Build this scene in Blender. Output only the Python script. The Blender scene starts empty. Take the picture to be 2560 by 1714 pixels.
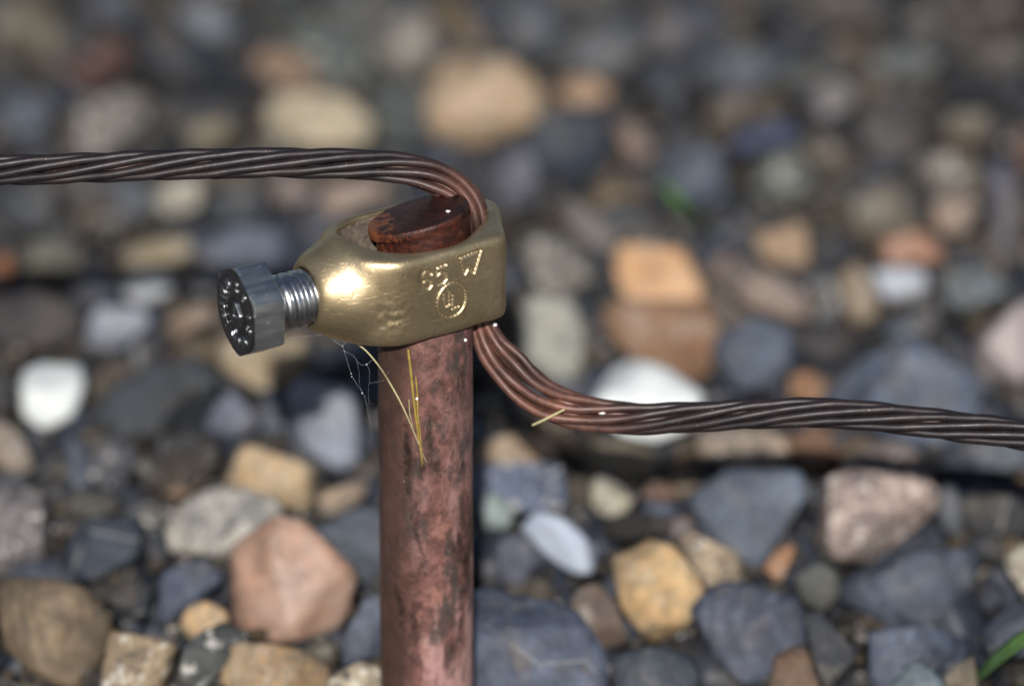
import bpy, bmesh, math, random
import numpy as np
from mathutils import Vector, Matrix, noise as mnoise

# ------------------------------------------------------------------ camera, world, sun
SC = bpy.context.scene
MM = 0.001
PITCH = math.radians(26.5)                      # camera looks down at the gravel
SP, CP = math.sin(PITCH), math.cos(PITCH)
DIST = 1400.0                                   # mm from the lens to the rod clamp
MMPX = 0.0672                                   # mm per photograph pixel at the clamp
W0, H0 = 2560.0, 1714.0
FPX = DIST / MMPX
VIEW = np.array([0, CP, -SP]); UPV = np.array([0, SP, CP]); RIGHT = np.array([1.0, 0, 0])
O_PX = (1062.0, 672.0)                          # where the rod axis at clamp mid-height sits
CAM = -DIST * (VIEW + (O_PX[0] - W0/2)/FPX*RIGHT + (H0/2 - O_PX[1])/FPX*UPV)
GROUND = -88.0                                  # mm, mean gravel surface

cam_d = bpy.data.cameras.new('camera'); cam = bpy.data.objects.new('camera', cam_d)
SC.collection.objects.link(cam)
cam.location = CAM*MM
cam.rotation_euler = (math.pi/2 - PITCH, 0, 0)
cam_d.sensor_width = 36; cam_d.lens = 36*FPX/W0
cam_d.clip_start = 0.05; cam_d.clip_end = 400
cam_d.dof.use_dof = True
cam_d.dof.focus_distance = (DIST - 4)*MM
cam_d.dof.aperture_fstop = cam_d.lens / 36.0
SC.camera = cam

SUN_EL = math.radians(31.4); SUN_AZ = math.radians(-1.5)   # from behind the camera; negative = from its left
wd = bpy.data.worlds.new('World'); SC.world = wd; wd.use_nodes = True
wn = wd.node_tree.nodes; bg = wn['Background']; bg.inputs['Strength'].default_value = 0.06
sky = wn.new('ShaderNodeTexSky'); sky.sky_type = 'NISHITA'; sky.sun_disc = False
sky.sun_elevation = SUN_EL; sky.sun_rotation = math.pi - SUN_AZ
wd.node_tree.links.new(sky.outputs[0], bg.inputs[0])
sd = bpy.data.lights.new('sun', 'SUN'); sd.energy = 4.9; sd.angle = math.radians(0.5); sd.color = (1.0, 0.97, 0.92)
so = bpy.data.objects.new('sun', sd); SC.collection.objects.link(so)
SUN = Vector((math.sin(SUN_AZ)*math.cos(SUN_EL), -math.cos(SUN_AZ)*math.cos(SUN_EL), math.sin(SUN_EL)))
so.rotation_euler = SUN.to_track_quat('Z', 'Y').to_euler(); so.location = SUN*3
SC.view_settings.view_transform = 'Standard'; SC.view_settings.look = 'None'
SC.view_settings.exposure = 0.0; SC.view_settings.gamma = 1.0
SC.cycles.use_denoising = True
SC.cycles.max_bounces = 6

# ------------------------------------------------------------------ geometry helpers (millimetres)
def ray(px, py):
    d = VIEW + (px - W0/2)/FPX*RIGHT + (H0/2 - py)/FPX*UPV
    return d
def at_plane(px, py, p0, n):
    d = ray(px, py); n = np.asarray(n, float)
    t = np.dot(np.asarray(p0, float) - CAM, n)/np.dot(d, n)
    return CAM + t*d
def at_z(px, py, z): return at_plane(px, py, (0, 0, z), (0, 0, 1))
def at_y(px, py, y): return at_plane(px, py, (0, y, 0), (0, 1, 0))
def project(P):
    q = np.asarray(P) - CAM; w = q@VIEW
    return W0/2 + FPX*(q@RIGHT)/w, H0/2 - FPX*(q@UPV)/w

def link(o, parent=None):
    SC.collection.objects.link(o)
    if parent is not None: o.parent = parent
    return o
def mesh_obj(name, V, F, mat, parent=None, smooth=True, sharp=None):
    me = bpy.data.meshes.new(name)
    me.from_pydata([tuple(v) for v in np.asarray(V)*MM], [], [tuple(int(i) for i in f) for f in F])
    if mat: me.materials.append(mat)
    me.validate()
    if smooth:
        me.polygons.foreach_set('use_smooth', [True]*len(me.polygons))
        if sharp: me.set_sharp_from_angle(angle=math.radians(sharp))
    me.update()
    return link(bpy.data.objects.new(name, me), parent)
def empty(name, loc=(0, 0, 0)):
    o = bpy.data.objects.new(name, None); o.empty_display_size = .01; o.location = Vector(loc)*MM
    return link(o)
def tag(o, label=None, cat=None, group=None, kind=None):
    if label: o['label'] = label
    if cat: o['category'] = cat
    if group: o['group'] = group
    if kind: o['kind'] = kind
    return o
def catmull(P, n):
    P = np.asarray(P, float)
    Q = np.vstack([2*P[0]-P[1], P, 2*P[-1]-P[-2]])
    L = np.concatenate([[0], np.cumsum(np.sqrt(np.linalg.norm(np.diff(Q, axis=0), axis=1)))])
    out = []
    for i in range(1, len(Q)-2):
        t0, t1, t2, t3 = L[i-1:i+3]
        t = np.linspace(t1, t2, n, endpoint=False)[:, None]
        A1 = (t1-t)/(t1-t0)*Q[i-1]+(t-t0)/(t1-t0)*Q[i]; A2 = (t2-t)/(t2-t1)*Q[i]+(t-t1)/(t2-t1)*Q[i+1]
        A3 = (t3-t)/(t3-t2)*Q[i+1]+(t-t2)/(t3-t2)*Q[i+2]
        B1 = (t2-t)/(t2-t0)*A1+(t-t0)/(t2-t0)*A2; B2 = (t3-t)/(t3-t1)*A2+(t-t1)/(t3-t1)*A3
        out.append((t2-t)/(t2-t1)*B1+(t-t1)/(t2-t1)*B2)
    out.append(P[-1][None])
    return np.vstack(out)
def resample(C, step):
    s = np.concatenate([[0], np.cumsum(np.linalg.norm(np.diff(C, axis=0), axis=1))])
    n = max(2, int(s[-1]/step)); t = np.linspace(0, s[-1], n)
    return np.stack([np.interp(t, s, C[:, k]) for k in range(C.shape[1])], 1), t
def frames(C):
    T = np.gradient(C, axis=0); T /= np.linalg.norm(T, axis=1)[:, None]
    N = np.zeros_like(C); n = np.array([0, 0, 1.0]) if abs(T[0][2]) < .9 else np.array([0, 1.0, 0])
    for i in range(len(C)):
        n = n - T[i]*np.dot(n, T[i]); n /= np.linalg.norm(n); N[i] = n
    return T, N, np.cross(T, N)
def tube(C, R, sides=10, cap=True):
    C = np.asarray(C, float); R = np.broadcast_to(np.asarray(R, float), (len(C),))
    T, N, B = frames(C)
    a = np.linspace(0, 2*math.pi, sides, endpoint=False)
    V = (C[:, None] + R[:, None, None]*(np.cos(a)[None, :, None]*N[:, None] + np.sin(a)[None, :, None]*B[:, None])).reshape(-1, 3)
    F = []
    for i in range(len(C)-1):
        for j in range(sides):
            k = (j+1) % sides
            F.append((i*sides+j, i*sides+k, (i+1)*sides+k, (i+1)*sides+j))
    if cap:
        F.append(tuple(range(sides))[::-1]); F.append(tuple((len(C)-1)*sides+j for j in range(sides)))
    return V, F
def join(parts):
    V, F, o = [], [], 0
    for v, f in parts:
        V.append(np.asarray(v)); F += [tuple(i+o for i in q) for q in f]; o += len(v)
    return np.vstack(V), F
def blob(c, r, seed=0, sub=2, sq=(1, 1, 1)):
    bm = bmesh.new(); bmesh.ops.create_icosphere(bm, subdivisions=sub, radius=1)
    V = np.array([v.co[:] for v in bm.verts]); F = [[v.index for v in f.verts] for f in bm.faces]; bm.free()
    k = np.array([1+.25*mnoise.noise(Vector(v)*1.3+Vector((seed*7.1, 0, 0))) for v in V])
    return V*k[:, None]*r*np.array(sq)+np.asarray(c), F

def lin(c):
    c = np.asarray(c, float)/255
    return np.where(c <= .04045, c/12.92, ((c+.055)/1.055)**2.4)

# ------------------------------------------------------------------ materials
class NT:
    def __init__(s, name):
        s.m = bpy.data.materials.new(name); s.m.use_nodes = True
        s.t = s.m.node_tree; s.b = s.t.nodes['Principled BSDF']
    def n(s, typ, **kw):
        nd = s.t.nodes.new(typ)
        for k, v in kw.items():
            if hasattr(nd, k) and not k[0].isupper(): setattr(nd, k, v)
        return nd
    def set(s, sock, v):
        if isinstance(v, bpy.types.NodeSocket): s.t.links.new(v, sock)
        else: sock.default_value = v
    def coord(s, kind='Object'):
        return s.t.nodes.new('ShaderNodeTexCoord').outputs[kind]
    def mapping(s, vec, scale=(1, 1, 1), loc=(0, 0, 0), rot=(0, 0, 0)):
        m = s.t.nodes.new('ShaderNodeMapping'); s.set(m.inputs[0], vec)
        m.inputs['Location'].default_value = loc; m.inputs['Rotation'].default_value = rot; s.set(m.inputs['Scale'], scale)
        return m.outputs[0]
    def noise(s, vec, scale, detail=4, rough=.55, dist=0.0):
        n = s.t.nodes.new('ShaderNodeTexNoise'); s.set(n.inputs['Vector'], vec)
        n.inputs['Scale'].default_value = scale; n.inputs['Detail'].default_value = detail
        n.inputs['Roughness'].default_value = rough; n.inputs['Distortion'].default_value = dist
        return n.outputs[0]
    def voro(s, vec, scale, feature='F1', out=0):
        n = s.t.nodes.new('ShaderNodeTexVoronoi'); n.feature = feature; s.set(n.inputs['Vector'], vec)
        n.inputs['Scale'].default_value = scale
        return n.outputs[out]
    def ramp(s, f, stops, interp='LINEAR'):
        r = s.t.nodes.new('ShaderNodeValToRGB'); s.set(r.inputs[0], f); e = r.color_ramp.elements; r.color_ramp.interpolation = interp
        while len(e) < len(stops): e.new(.5)
        for k, (p, c) in zip(e, stops):
            k.position = p
            k.color = (c, c, c, 1) if not hasattr(c, '__len__') else (*[float(x) for x in c], 1)
        return r.outputs[0]
    def mix(s, f, a, b, mode='MIX'):
        m = s.t.nodes.new('ShaderNodeMix'); m.data_type = 'RGBA'; m.blend_type = mode
        s.set(m.inputs[0], f)
        for sock, v in ((m.inputs[6], a), (m.inputs[7], b)):
            if isinstance(v, bpy.types.NodeSocket): s.t.links.new(v, sock)
            else: sock.default_value = (*[float(x) for x in v], 1)
        return m.outputs[2]
    def math(s, op, a, b=0.0, c=0.0):
        m = s.t.nodes.new('ShaderNodeMath'); m.operation = op
        s.set(m.inputs[0], a); s.set(m.inputs[1], b); s.set(m.inputs[2], c)
        return m.outputs[0]
    def bump(s, h, dist, strength=1.0, normal=None):
        b = s.t.nodes.new('ShaderNodeBump'); s.set(b.inputs['Height'], h)
        b.inputs['Distance'].default_value = dist*MM; b.inputs['Strength'].default_value = strength
        if normal is not None: s.set(b.inputs['Normal'], normal)
        return b.outputs[0]
    def out(s, color=None, rough=None, metal=None, normal=None, spec=None, coat=None):
        for nm, v in (('Base Color', color), ('Roughness', rough), ('Metallic', metal), ('Normal', normal), ('Specular IOR Level', spec), ('Coat Weight', coat)):
            if v is None: continue
            if nm == 'Base Color' and not isinstance(v, bpy.types.NodeSocket): v = (*[float(x) for x in v], 1)
            s.set(s.b.inputs[nm], v)
        return s.m
    def sep(s, vec):
        q = s.t.nodes.new('ShaderNodeSeparateXYZ'); s.set(q.inputs[0], vec); return q.outputs

def mat_brass():
    m = NT('cast_bronze'); co = m.coord()
    big = m.noise(co, 110, 4, .6); fine = m.noise(co, 1500, 3, .6); mid = m.noise(co, 420, 4, .6)
    col = m.mix(m.ramp(big, [(.32, 0), (.68, 1)]), (.42, .325, .19), (.57, .455, .285))
    col = m.mix(m.ramp(mid, [(.5, 0), (.72, .55)]), col, (.34, .265, .155))
    spots = m.ramp(m.noise(co, 900, 2, .5), [(.70, 0), (.76, 1)])
    col = m.mix(m.math('MULTIPLY', spots, .6), col, (.10, .07, .045))
    # scratches: stretched noise in two directions
    s1 = m.ramp(m.noise(m.mapping(co, (300, 300, 4200), rot=(0, .5, .3)), 1, 2, .5), [(.64, 0), (.69, 1)])
    s2 = m.ramp(m.noise(m.mapping(co, (3600, 3600, 260), rot=(0, -.4, .2)), 1, 2, .5), [(.65, 0), (.70, 1)])
    sc = m.math('MAXIMUM', s1, s2)
    col = m.mix(m.math('MULTIPLY', sc, .5), col, (.66, .55, .36))
    r = m.math('ADD', m.math('MULTIPLY', mid, .22), .31)
    r = m.math('ADD', r, m.math('MULTIPLY', spots, .2))
    h = m.math('ADD', m.math('MULTIPLY', fine, .35), m.math('MULTIPLY', mid, 1.0))
    pit = m.ramp(m.noise(co, 1100, 2, .5), [(.30, 0), (.40, 1)])
    h = m.math('ADD', h, m.math('MULTIPLY', pit, .5))
    nb = m.bump(m.noise(co, 170, 3, .6), .10, .5)
    nb = m.bump(h, .05, .9, nb)
    nb = m.bump(m.math('SUBTRACT', 1.0, sc), .02, .5, nb)
    return m.out(col, r, .88, nb)
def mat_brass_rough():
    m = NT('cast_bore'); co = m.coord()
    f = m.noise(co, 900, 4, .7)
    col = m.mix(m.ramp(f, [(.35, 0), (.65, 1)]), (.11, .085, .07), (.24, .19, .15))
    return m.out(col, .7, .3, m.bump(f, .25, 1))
def mat_zinc(dark=False):  # dark: the head face's reflection of dark ground, painted into the colour
    m = NT('zinc_plate_dark_reflection' if dark else 'zinc_plate'); co = m.coord()
    a = m.noise(m.mapping(co, (420, 1500, 420)), 1, 4, .6); b = m.noise(co, 1800, 3, .6)
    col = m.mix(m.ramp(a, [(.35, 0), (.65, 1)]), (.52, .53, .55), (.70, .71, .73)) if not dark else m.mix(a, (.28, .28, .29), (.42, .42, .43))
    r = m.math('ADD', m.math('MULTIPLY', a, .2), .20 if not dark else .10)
    return m.out(col, r, 1.0, m.bump(m.math('ADD', m.math('MULTIPLY', b, .2), a), .035, .7))
def mat_zinc_worn():
    # flats of the hexagon: streaks and spanner marks run along the bolt axis
    m = NT('spanner_marked_zinc'); co = m.coord()
    st = m.noise(m.mapping(co, (120, 900, 900)), 1, 3, .6); chip = m.noise(m.mapping(co, (380, 900, 900)), 1, 5, .7, .6)
    col = m.mix(m.ramp(st, [(.3, 0), (.7, 1)]), (.52, .55, .54), (.70, .72, .71))
    ch = m.ramp(chip, [(.60, 0), (.68, 1)])
    h = m.math('ADD', m.math('MULTIPLY', ch, -1.0), m.math('MULTIPLY', st, .5))
    return m.out(col, m.math('ADD', m.math('MULTIPLY', ch, .15), m.math('MULTIPLY_ADD', st, .22, .27)), 1.0, m.bump(h, .016, .7))
def mat_copper_rod():
    m = NT('weathered_copper_rod'); co = m.coord(); x = m.sep(co)      # local z is the height over the gravel in metres
    st = m.mapping(co, (1, 1, .38))
    n1 = m.noise(st, 110, 6, .66, .1); n2 = m.noise(co, 300, 6, .72, .1); n3 = m.noise(co, 1500, 3, .6); n4 = m.noise(co, 700, 4, .65)
    z = x[2]
    low = m.ramp(z, [(.030, 1), (.075, 0)])                              # paler and pinker toward the foot
    base = m.mix(m.ramp(n2, [(.34, 0), (.64, 1)]), lin((74, 48, 44)), lin((140, 96, 88)))
    base = m.mix(m.math('MULTIPLY', m.ramp(low, [(0, .12), (1, .9)]), m.ramp(n1, [(.47, 0), (.56, 1)])), base, lin((190, 144, 138)))
    base = m.mix(m.ramp(m.noise(co, 230, 6, .75, .1), [(.55, 0), (.63, .8)]), base, lin((162, 112, 100)))
    gry = m.ramp(m.noise(m.mapping(st, loc=(.052, .033, .011)), 170, 7, .76, .1), [(.52, 0), (.59, .8)])
    base = m.mix(gry, base, lin((74, 68, 64)))
    base = m.mix(m.ramp(n4, [(.56, 0), (.66, .5)]), base, lin((70, 52, 48)))
    drk = m.ramp(m.noise(m.mapping(co, (1, 1, .30), loc=(.041, .02, .063)), 130, 7, .72, .15), [(.56, 0), (.66, .92)])
    base = m.mix(drk, base, lin((46, 33, 28)))
    base = m.mix(m.ramp(m.noise(co, 120, 4, .65, .4), [(.68, 0), (.74, .5)]), base, lin((150, 66, 52)))
    # left flank browner: patina, with edge shading painted into the colour
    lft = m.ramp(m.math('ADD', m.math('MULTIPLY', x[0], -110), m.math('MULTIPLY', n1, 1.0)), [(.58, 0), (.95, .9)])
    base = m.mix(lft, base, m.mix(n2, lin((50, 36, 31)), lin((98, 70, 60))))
    # long dark cracks down the face: x follows a bent line over a stretch of height
    wob = m.math('MULTIPLY', m.math('SUBTRACT', m.noise(m.mapping(co, (0.01, 0.01, 1)), 220, 4, .6), .5), .0030)
    def crack(x0, z0, x1, z1, w, tail=.004):
        k = (x1-x0)/(z1-z0)
        cx = m.math('ADD', m.math('MULTIPLY_ADD', z, k, x0-k*z0), wob)
        d = m.math('MULTIPLY', m.math('ABSOLUTE', m.math('SUBTRACT', x[0], cx)), 1000.0)
        inz = m.math('MULTIPLY', m.math('SMOOTH_MIN', 1.0, m.math('MAXIMUM', m.math('MULTIPLY', m.math('SUBTRACT', z, min(z0, z1)), 1/tail), 0.0), .1),
                     m.math('SMOOTH_MIN', 1.0, m.math('MAXIMUM', m.math('MULTIPLY', m.math('SUBTRACT', max(z0, z1), z), 1/tail), 0.0), .1))
        front = m.ramp(x[1], [(0, 1), (.001, 0)])
        return m.math('MULTIPLY', m.math('MULTIPLY', m.ramp(m.math('MULTIPLY', d, 1/(w*3)), [(.25, 1), (1, 0)]), inz), front)
    ck = m.math('MAXIMUM', crack(-.0033, .064, -.0028, .046, .30), crack(-.0028, .0475, -.0002, .033, .24))
    ck = m.math('MAXIMUM', ck, crack(-.0052, .0325, -.0036, .020, .34))
    ck = m.math('MAXIMUM', ck, crack(.0073, .046, .0069, .026, .30))
    ck = m.math('MAXIMUM', ck, crack(.0049, .084, .0055, .077, .18))
    base = m.mix(m.math('MULTIPLY', ck, m.ramp(m.noise(co, 420, 4, .7), [(.40, .1), (.58, .9)])), base, lin((40, 29, 24)))
    base = m.mix(m.ramp(n3, [(.68, 0), (.74, .4)]), base, lin((205, 178, 172)))
    base = m.mix(1.0, base, (.86, .91, .93), 'MULTIPLY')
    h = m.math('ADD', m.math('MULTIPLY', n2, .8), m.math('MULTIPLY', m.math('ADD', gry, drk), -.35))
    h = m.math('SUBTRACT', h, m.math('MULTIPLY', ck, 1.2))
    nb = m.bump(m.math('ADD', h, m.math('MULTIPLY', n4, .4)), .16, .8)
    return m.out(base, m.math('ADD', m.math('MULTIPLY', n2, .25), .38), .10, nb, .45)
def mat_rod_top():
    m = NT('oxidised_rod_top'); co = m.coord(); x = m.sep(co)
    n1 = m.noise(co, 260, 6, .65, .6); n2 = m.noise(co, 900, 4, .6); 
    geo = m.t.nodes.new('ShaderNodeNewGeometry'); nz = m.sep(geo.outputs['Normal'])[2]
    col = m.mix(m.ramp(n1, [(.38, 0), (.62, 1)]), lin((32, 18, 16)), lin((64, 32, 26)))
    side = m.ramp(nz, [(.25, 1), (.7, 0)])
    pat = m.ramp(m.noise(m.mapping(co, (1, 1, 1.6), loc=(.004, .002, 0)), 340, 6, .7, .8), [(.44, 0), (.70, 1)])
    top_pat = m.ramp(m.math('ADD', m.math('MULTIPLY', x[0], -60), m.noise(co, 420, 5, .7)), [(.86, 0), (.96, .9)])
    col = m.mix(m.math('MULTIPLY', pat, side), col, lin((96, 52, 36)))
    col = m.mix(top_pat, col, lin((128, 74, 44)))
    red = m.ramp(m.noise(co, 520, 4, .6, .5), [(.6, 0), (.68, 1)])
    col = m.mix(m.math('MULTIPLY', red, side), col, lin((110, 40, 28)))
    return m.out(col, m.math('ADD', m.math('MULTIPLY', n2, .3), .34), .12, m.bump(m.math('ADD', n1, m.math('MULTIPLY', n2, .6)), .22, .9), .45)
def mat_strand():
    m = NT('oxidised_copper_wire'); co = m.coord()
    att = m.t.nodes.new('ShaderNodeAttribute'); att.attribute_name = 'bare'; bare = att.outputs['Fac']
    n1 = m.noise(co, 160, 5, .65, .3); n2 = m.noise(co, 520, 5, .7); n3 = m.noise(co, 2600, 2, .5)
    col = m.mix(m.ramp(n1, [(.35, 0), (.65, 1)]), lin((27, 24, 27)), lin((48, 40, 42)))
    col = m.mix(m.ramp(n2, [(.5, 0), (.7, .6)]), col, lin((30, 24, 24)))
    cop = m.mix(m.ramp(n2, [(.3, 0), (.72, 1)]), lin((88, 62, 54)), lin((148, 98, 82)))
    f = m.math('MULTIPLY', bare, m.ramp(m.noise(co, 70, 3, .5), [(.34, .25), (.62, .95)]))
    col = m.mix(f, col, cop)
    col = m.mix(m.ramp(n3, [(.72, 0), (.77, .6)]), col, lin((170, 150, 120)))
    return m.out(col, m.math('ADD', m.math('MULTIPLY', n2, .3), .30), .18, m.bump(n2, .05, .7), .42)

def simple(name, c, rough=.6, metal=0.0, nscale=600, var=.25, bump=.1):
    m = NT(name); co = m.coord(); n = m.noise(co, nscale, 4, .6)
    c = lin(c)
    return m.out(m.mix(m.ramp(n, [(.3, 0), (.7, 1)]), c*(1-var), np.minimum(c*(1+var), .95)), rough, metal, m.bump(n, bump, .7))

def mat_stone(kind):
    m = NT('gravel_' + kind); tc = m.coord()
    oi = m.t.nodes.new('ShaderNodeObjectInfo'); col0 = oi.outputs['Color']
    off = m.t.nodes.new('ShaderNodeVectorMath'); off.operation = 'MULTIPLY_ADD'
    cmb = m.t.nodes.new('ShaderNodeCombineXYZ')
    for i in range(3): m.set(cmb.inputs[i], oi.outputs['Random'])
    m.set(off.inputs[0], cmb.outputs[0]); off.inputs[1].default_value = (3.1, 5.7, 2.3); m.set(off.inputs[2], tc)
    co = off.outputs[0]
    n1 = m.noise(co, 110, 5, .65, .6); n2 = m.noise(co, 430, 6, .72, .3); n3 = m.noise(co, 1500, 4, .65)
    dk = m.mix(1.0, col0, (.40, .41, .44), 'MULTIPLY'); lt = m.mix(1.0, col0, (1.55, 1.5, 1.42), 'MULTIPLY')
    col = m.mix(m.ramp(n1, [(.36, 0), (.64, 1)]), dk, lt)
    col = m.mix(m.ramp(n2, [(.40, .75), (.60, 0)]), col, m.mix(1.0, col0, (.5, .48, .47), 'MULTIPLY'))
    col = m.mix(m.ramp(n3, [(.55, 0), (.68, .45)]), col, lt)
    dust = m.ramp(m.noise(m.mapping(co, loc=(.05, .02, .07)), 150, 6, .7, .5), [(.52, 0), (.66, .7)])
    dcol = m.mix(oi.outputs['Random'], lin((120, 100, 74)), lin((128, 122, 110)))
    col = m.mix(m.math('MULTIPLY', dust, .5 if kind in ('plain', 'speckled', 'banded') else .35), col, dcol)
    rough, bd, spec = .55, .7, .5
    if kind == 'plain':
        col = m.mix(m.ramp(n2, [(.66, 0), (.74, .4)]), col, (.30, .28, .24))
        vn = m.voro(m.mapping(co, (1, 1, 1), rot=(.5, .8, .2)), 85, 'DISTANCE_TO_EDGE'); vm = m.ramp(m.noise(co, 60, 3, .6), [(.52, 0), (.58, 1)])
        col = m.mix(m.math('MULTIPLY', m.ramp(vn, [(.0, .75), (.018, 0)]), vm), col, (.30, .30, .30))
    if kind == 'speckled':
        v = m.noise(co, 620, 2, .5, .3)
        col = m.mix(m.ramp(v, [(.58, 0), (.64, .85)]), col, (.035, .036, .04))
        col = m.mix(m.ramp(m.noise(co, 430, 3, .6), [(.58, 0), (.65, .8)]), col, (.58, .55, .50))
        bd = .9
    if kind == 'banded':
        wv = m.t.nodes.new('ShaderNodeTexWave'); m.set(wv.inputs['Vector'], m.mapping(co, rot=(.6, .3, .9)))
        wv.inputs['Scale'].default_value = 120; wv.inputs['Distortion'].default_value = 6; wv.inputs['Detail'].default_value = 3
        col = m.mix(m.math('MULTIPLY', wv.outputs[1], .55), col, dk)
    if kind == 'earthy':
        cr = m.ramp(m.noise(m.mapping(co, loc=(.11, .03, .05)), 170, 6, .72, .3), [(.50, 0), (.60, .75)])
        col = m.mix(cr, col, m.mix(1.0, m.mix(.45, col0, (.30, .29, .27)), (1.35, 1.32, 1.28), 'MULTIPLY'))
        col = m.mix(m.ramp(n2, [(.45, 0), (.62, .75)]), col, m.mix(1.0, col0, (1.02, .78, .55), 'MULTIPLY'))
        col = m.mix(m.ramp(m.noise(co, 260, 5, .7), [(.58, 0), (.68, .8)]), col, dk)
        rough, bd = .7, 1.0
    if kind == 'quartz':
        col = m.mix(m.ramp(n1, [(.25, 0), (.75, 1)]), m.mix(1.0, col0, (.72, .72, .74), 'MULTIPLY'), m.mix(1.0, col0, (1.12, 1.1, 1.05), 'MULTIPLY'))
        col = m.mix(m.ramp(n2, [(.55, 0), (.68, .35)]), col, lin((150, 132, 104)))
        rough, bd = .4, .45
    if kind == 'glossy':
        col = m.mix(m.ramp(n2, [(.5, 0), (.65, .6)]), col, m.mix(1.0, col0, (.9, .62, .42), 'MULTIPLY'))
        col = m.mix(m.ramp(m.noise(co, 75, 5, .6, .5), [(.46, 0), (.60, .6)]), col, m.mix(1.0, m.mix(.3, col0, (.42, .38, .35)), (1.2, 1.14, 1.1), 'MULTIPLY'))
        rough, bd, spec = .36, .35, .4
    h = m.math('ADD', m.math('MULTIPLY', n2, 1.0), m.math('MULTIPLY', n3, .35))
    rr = m.math('ADD', m.math('MULTIPLY', n2, .2), rough-.1)
    return m.out(col, rr, 0.0, m.bump(h, bd, .8), spec)
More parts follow.
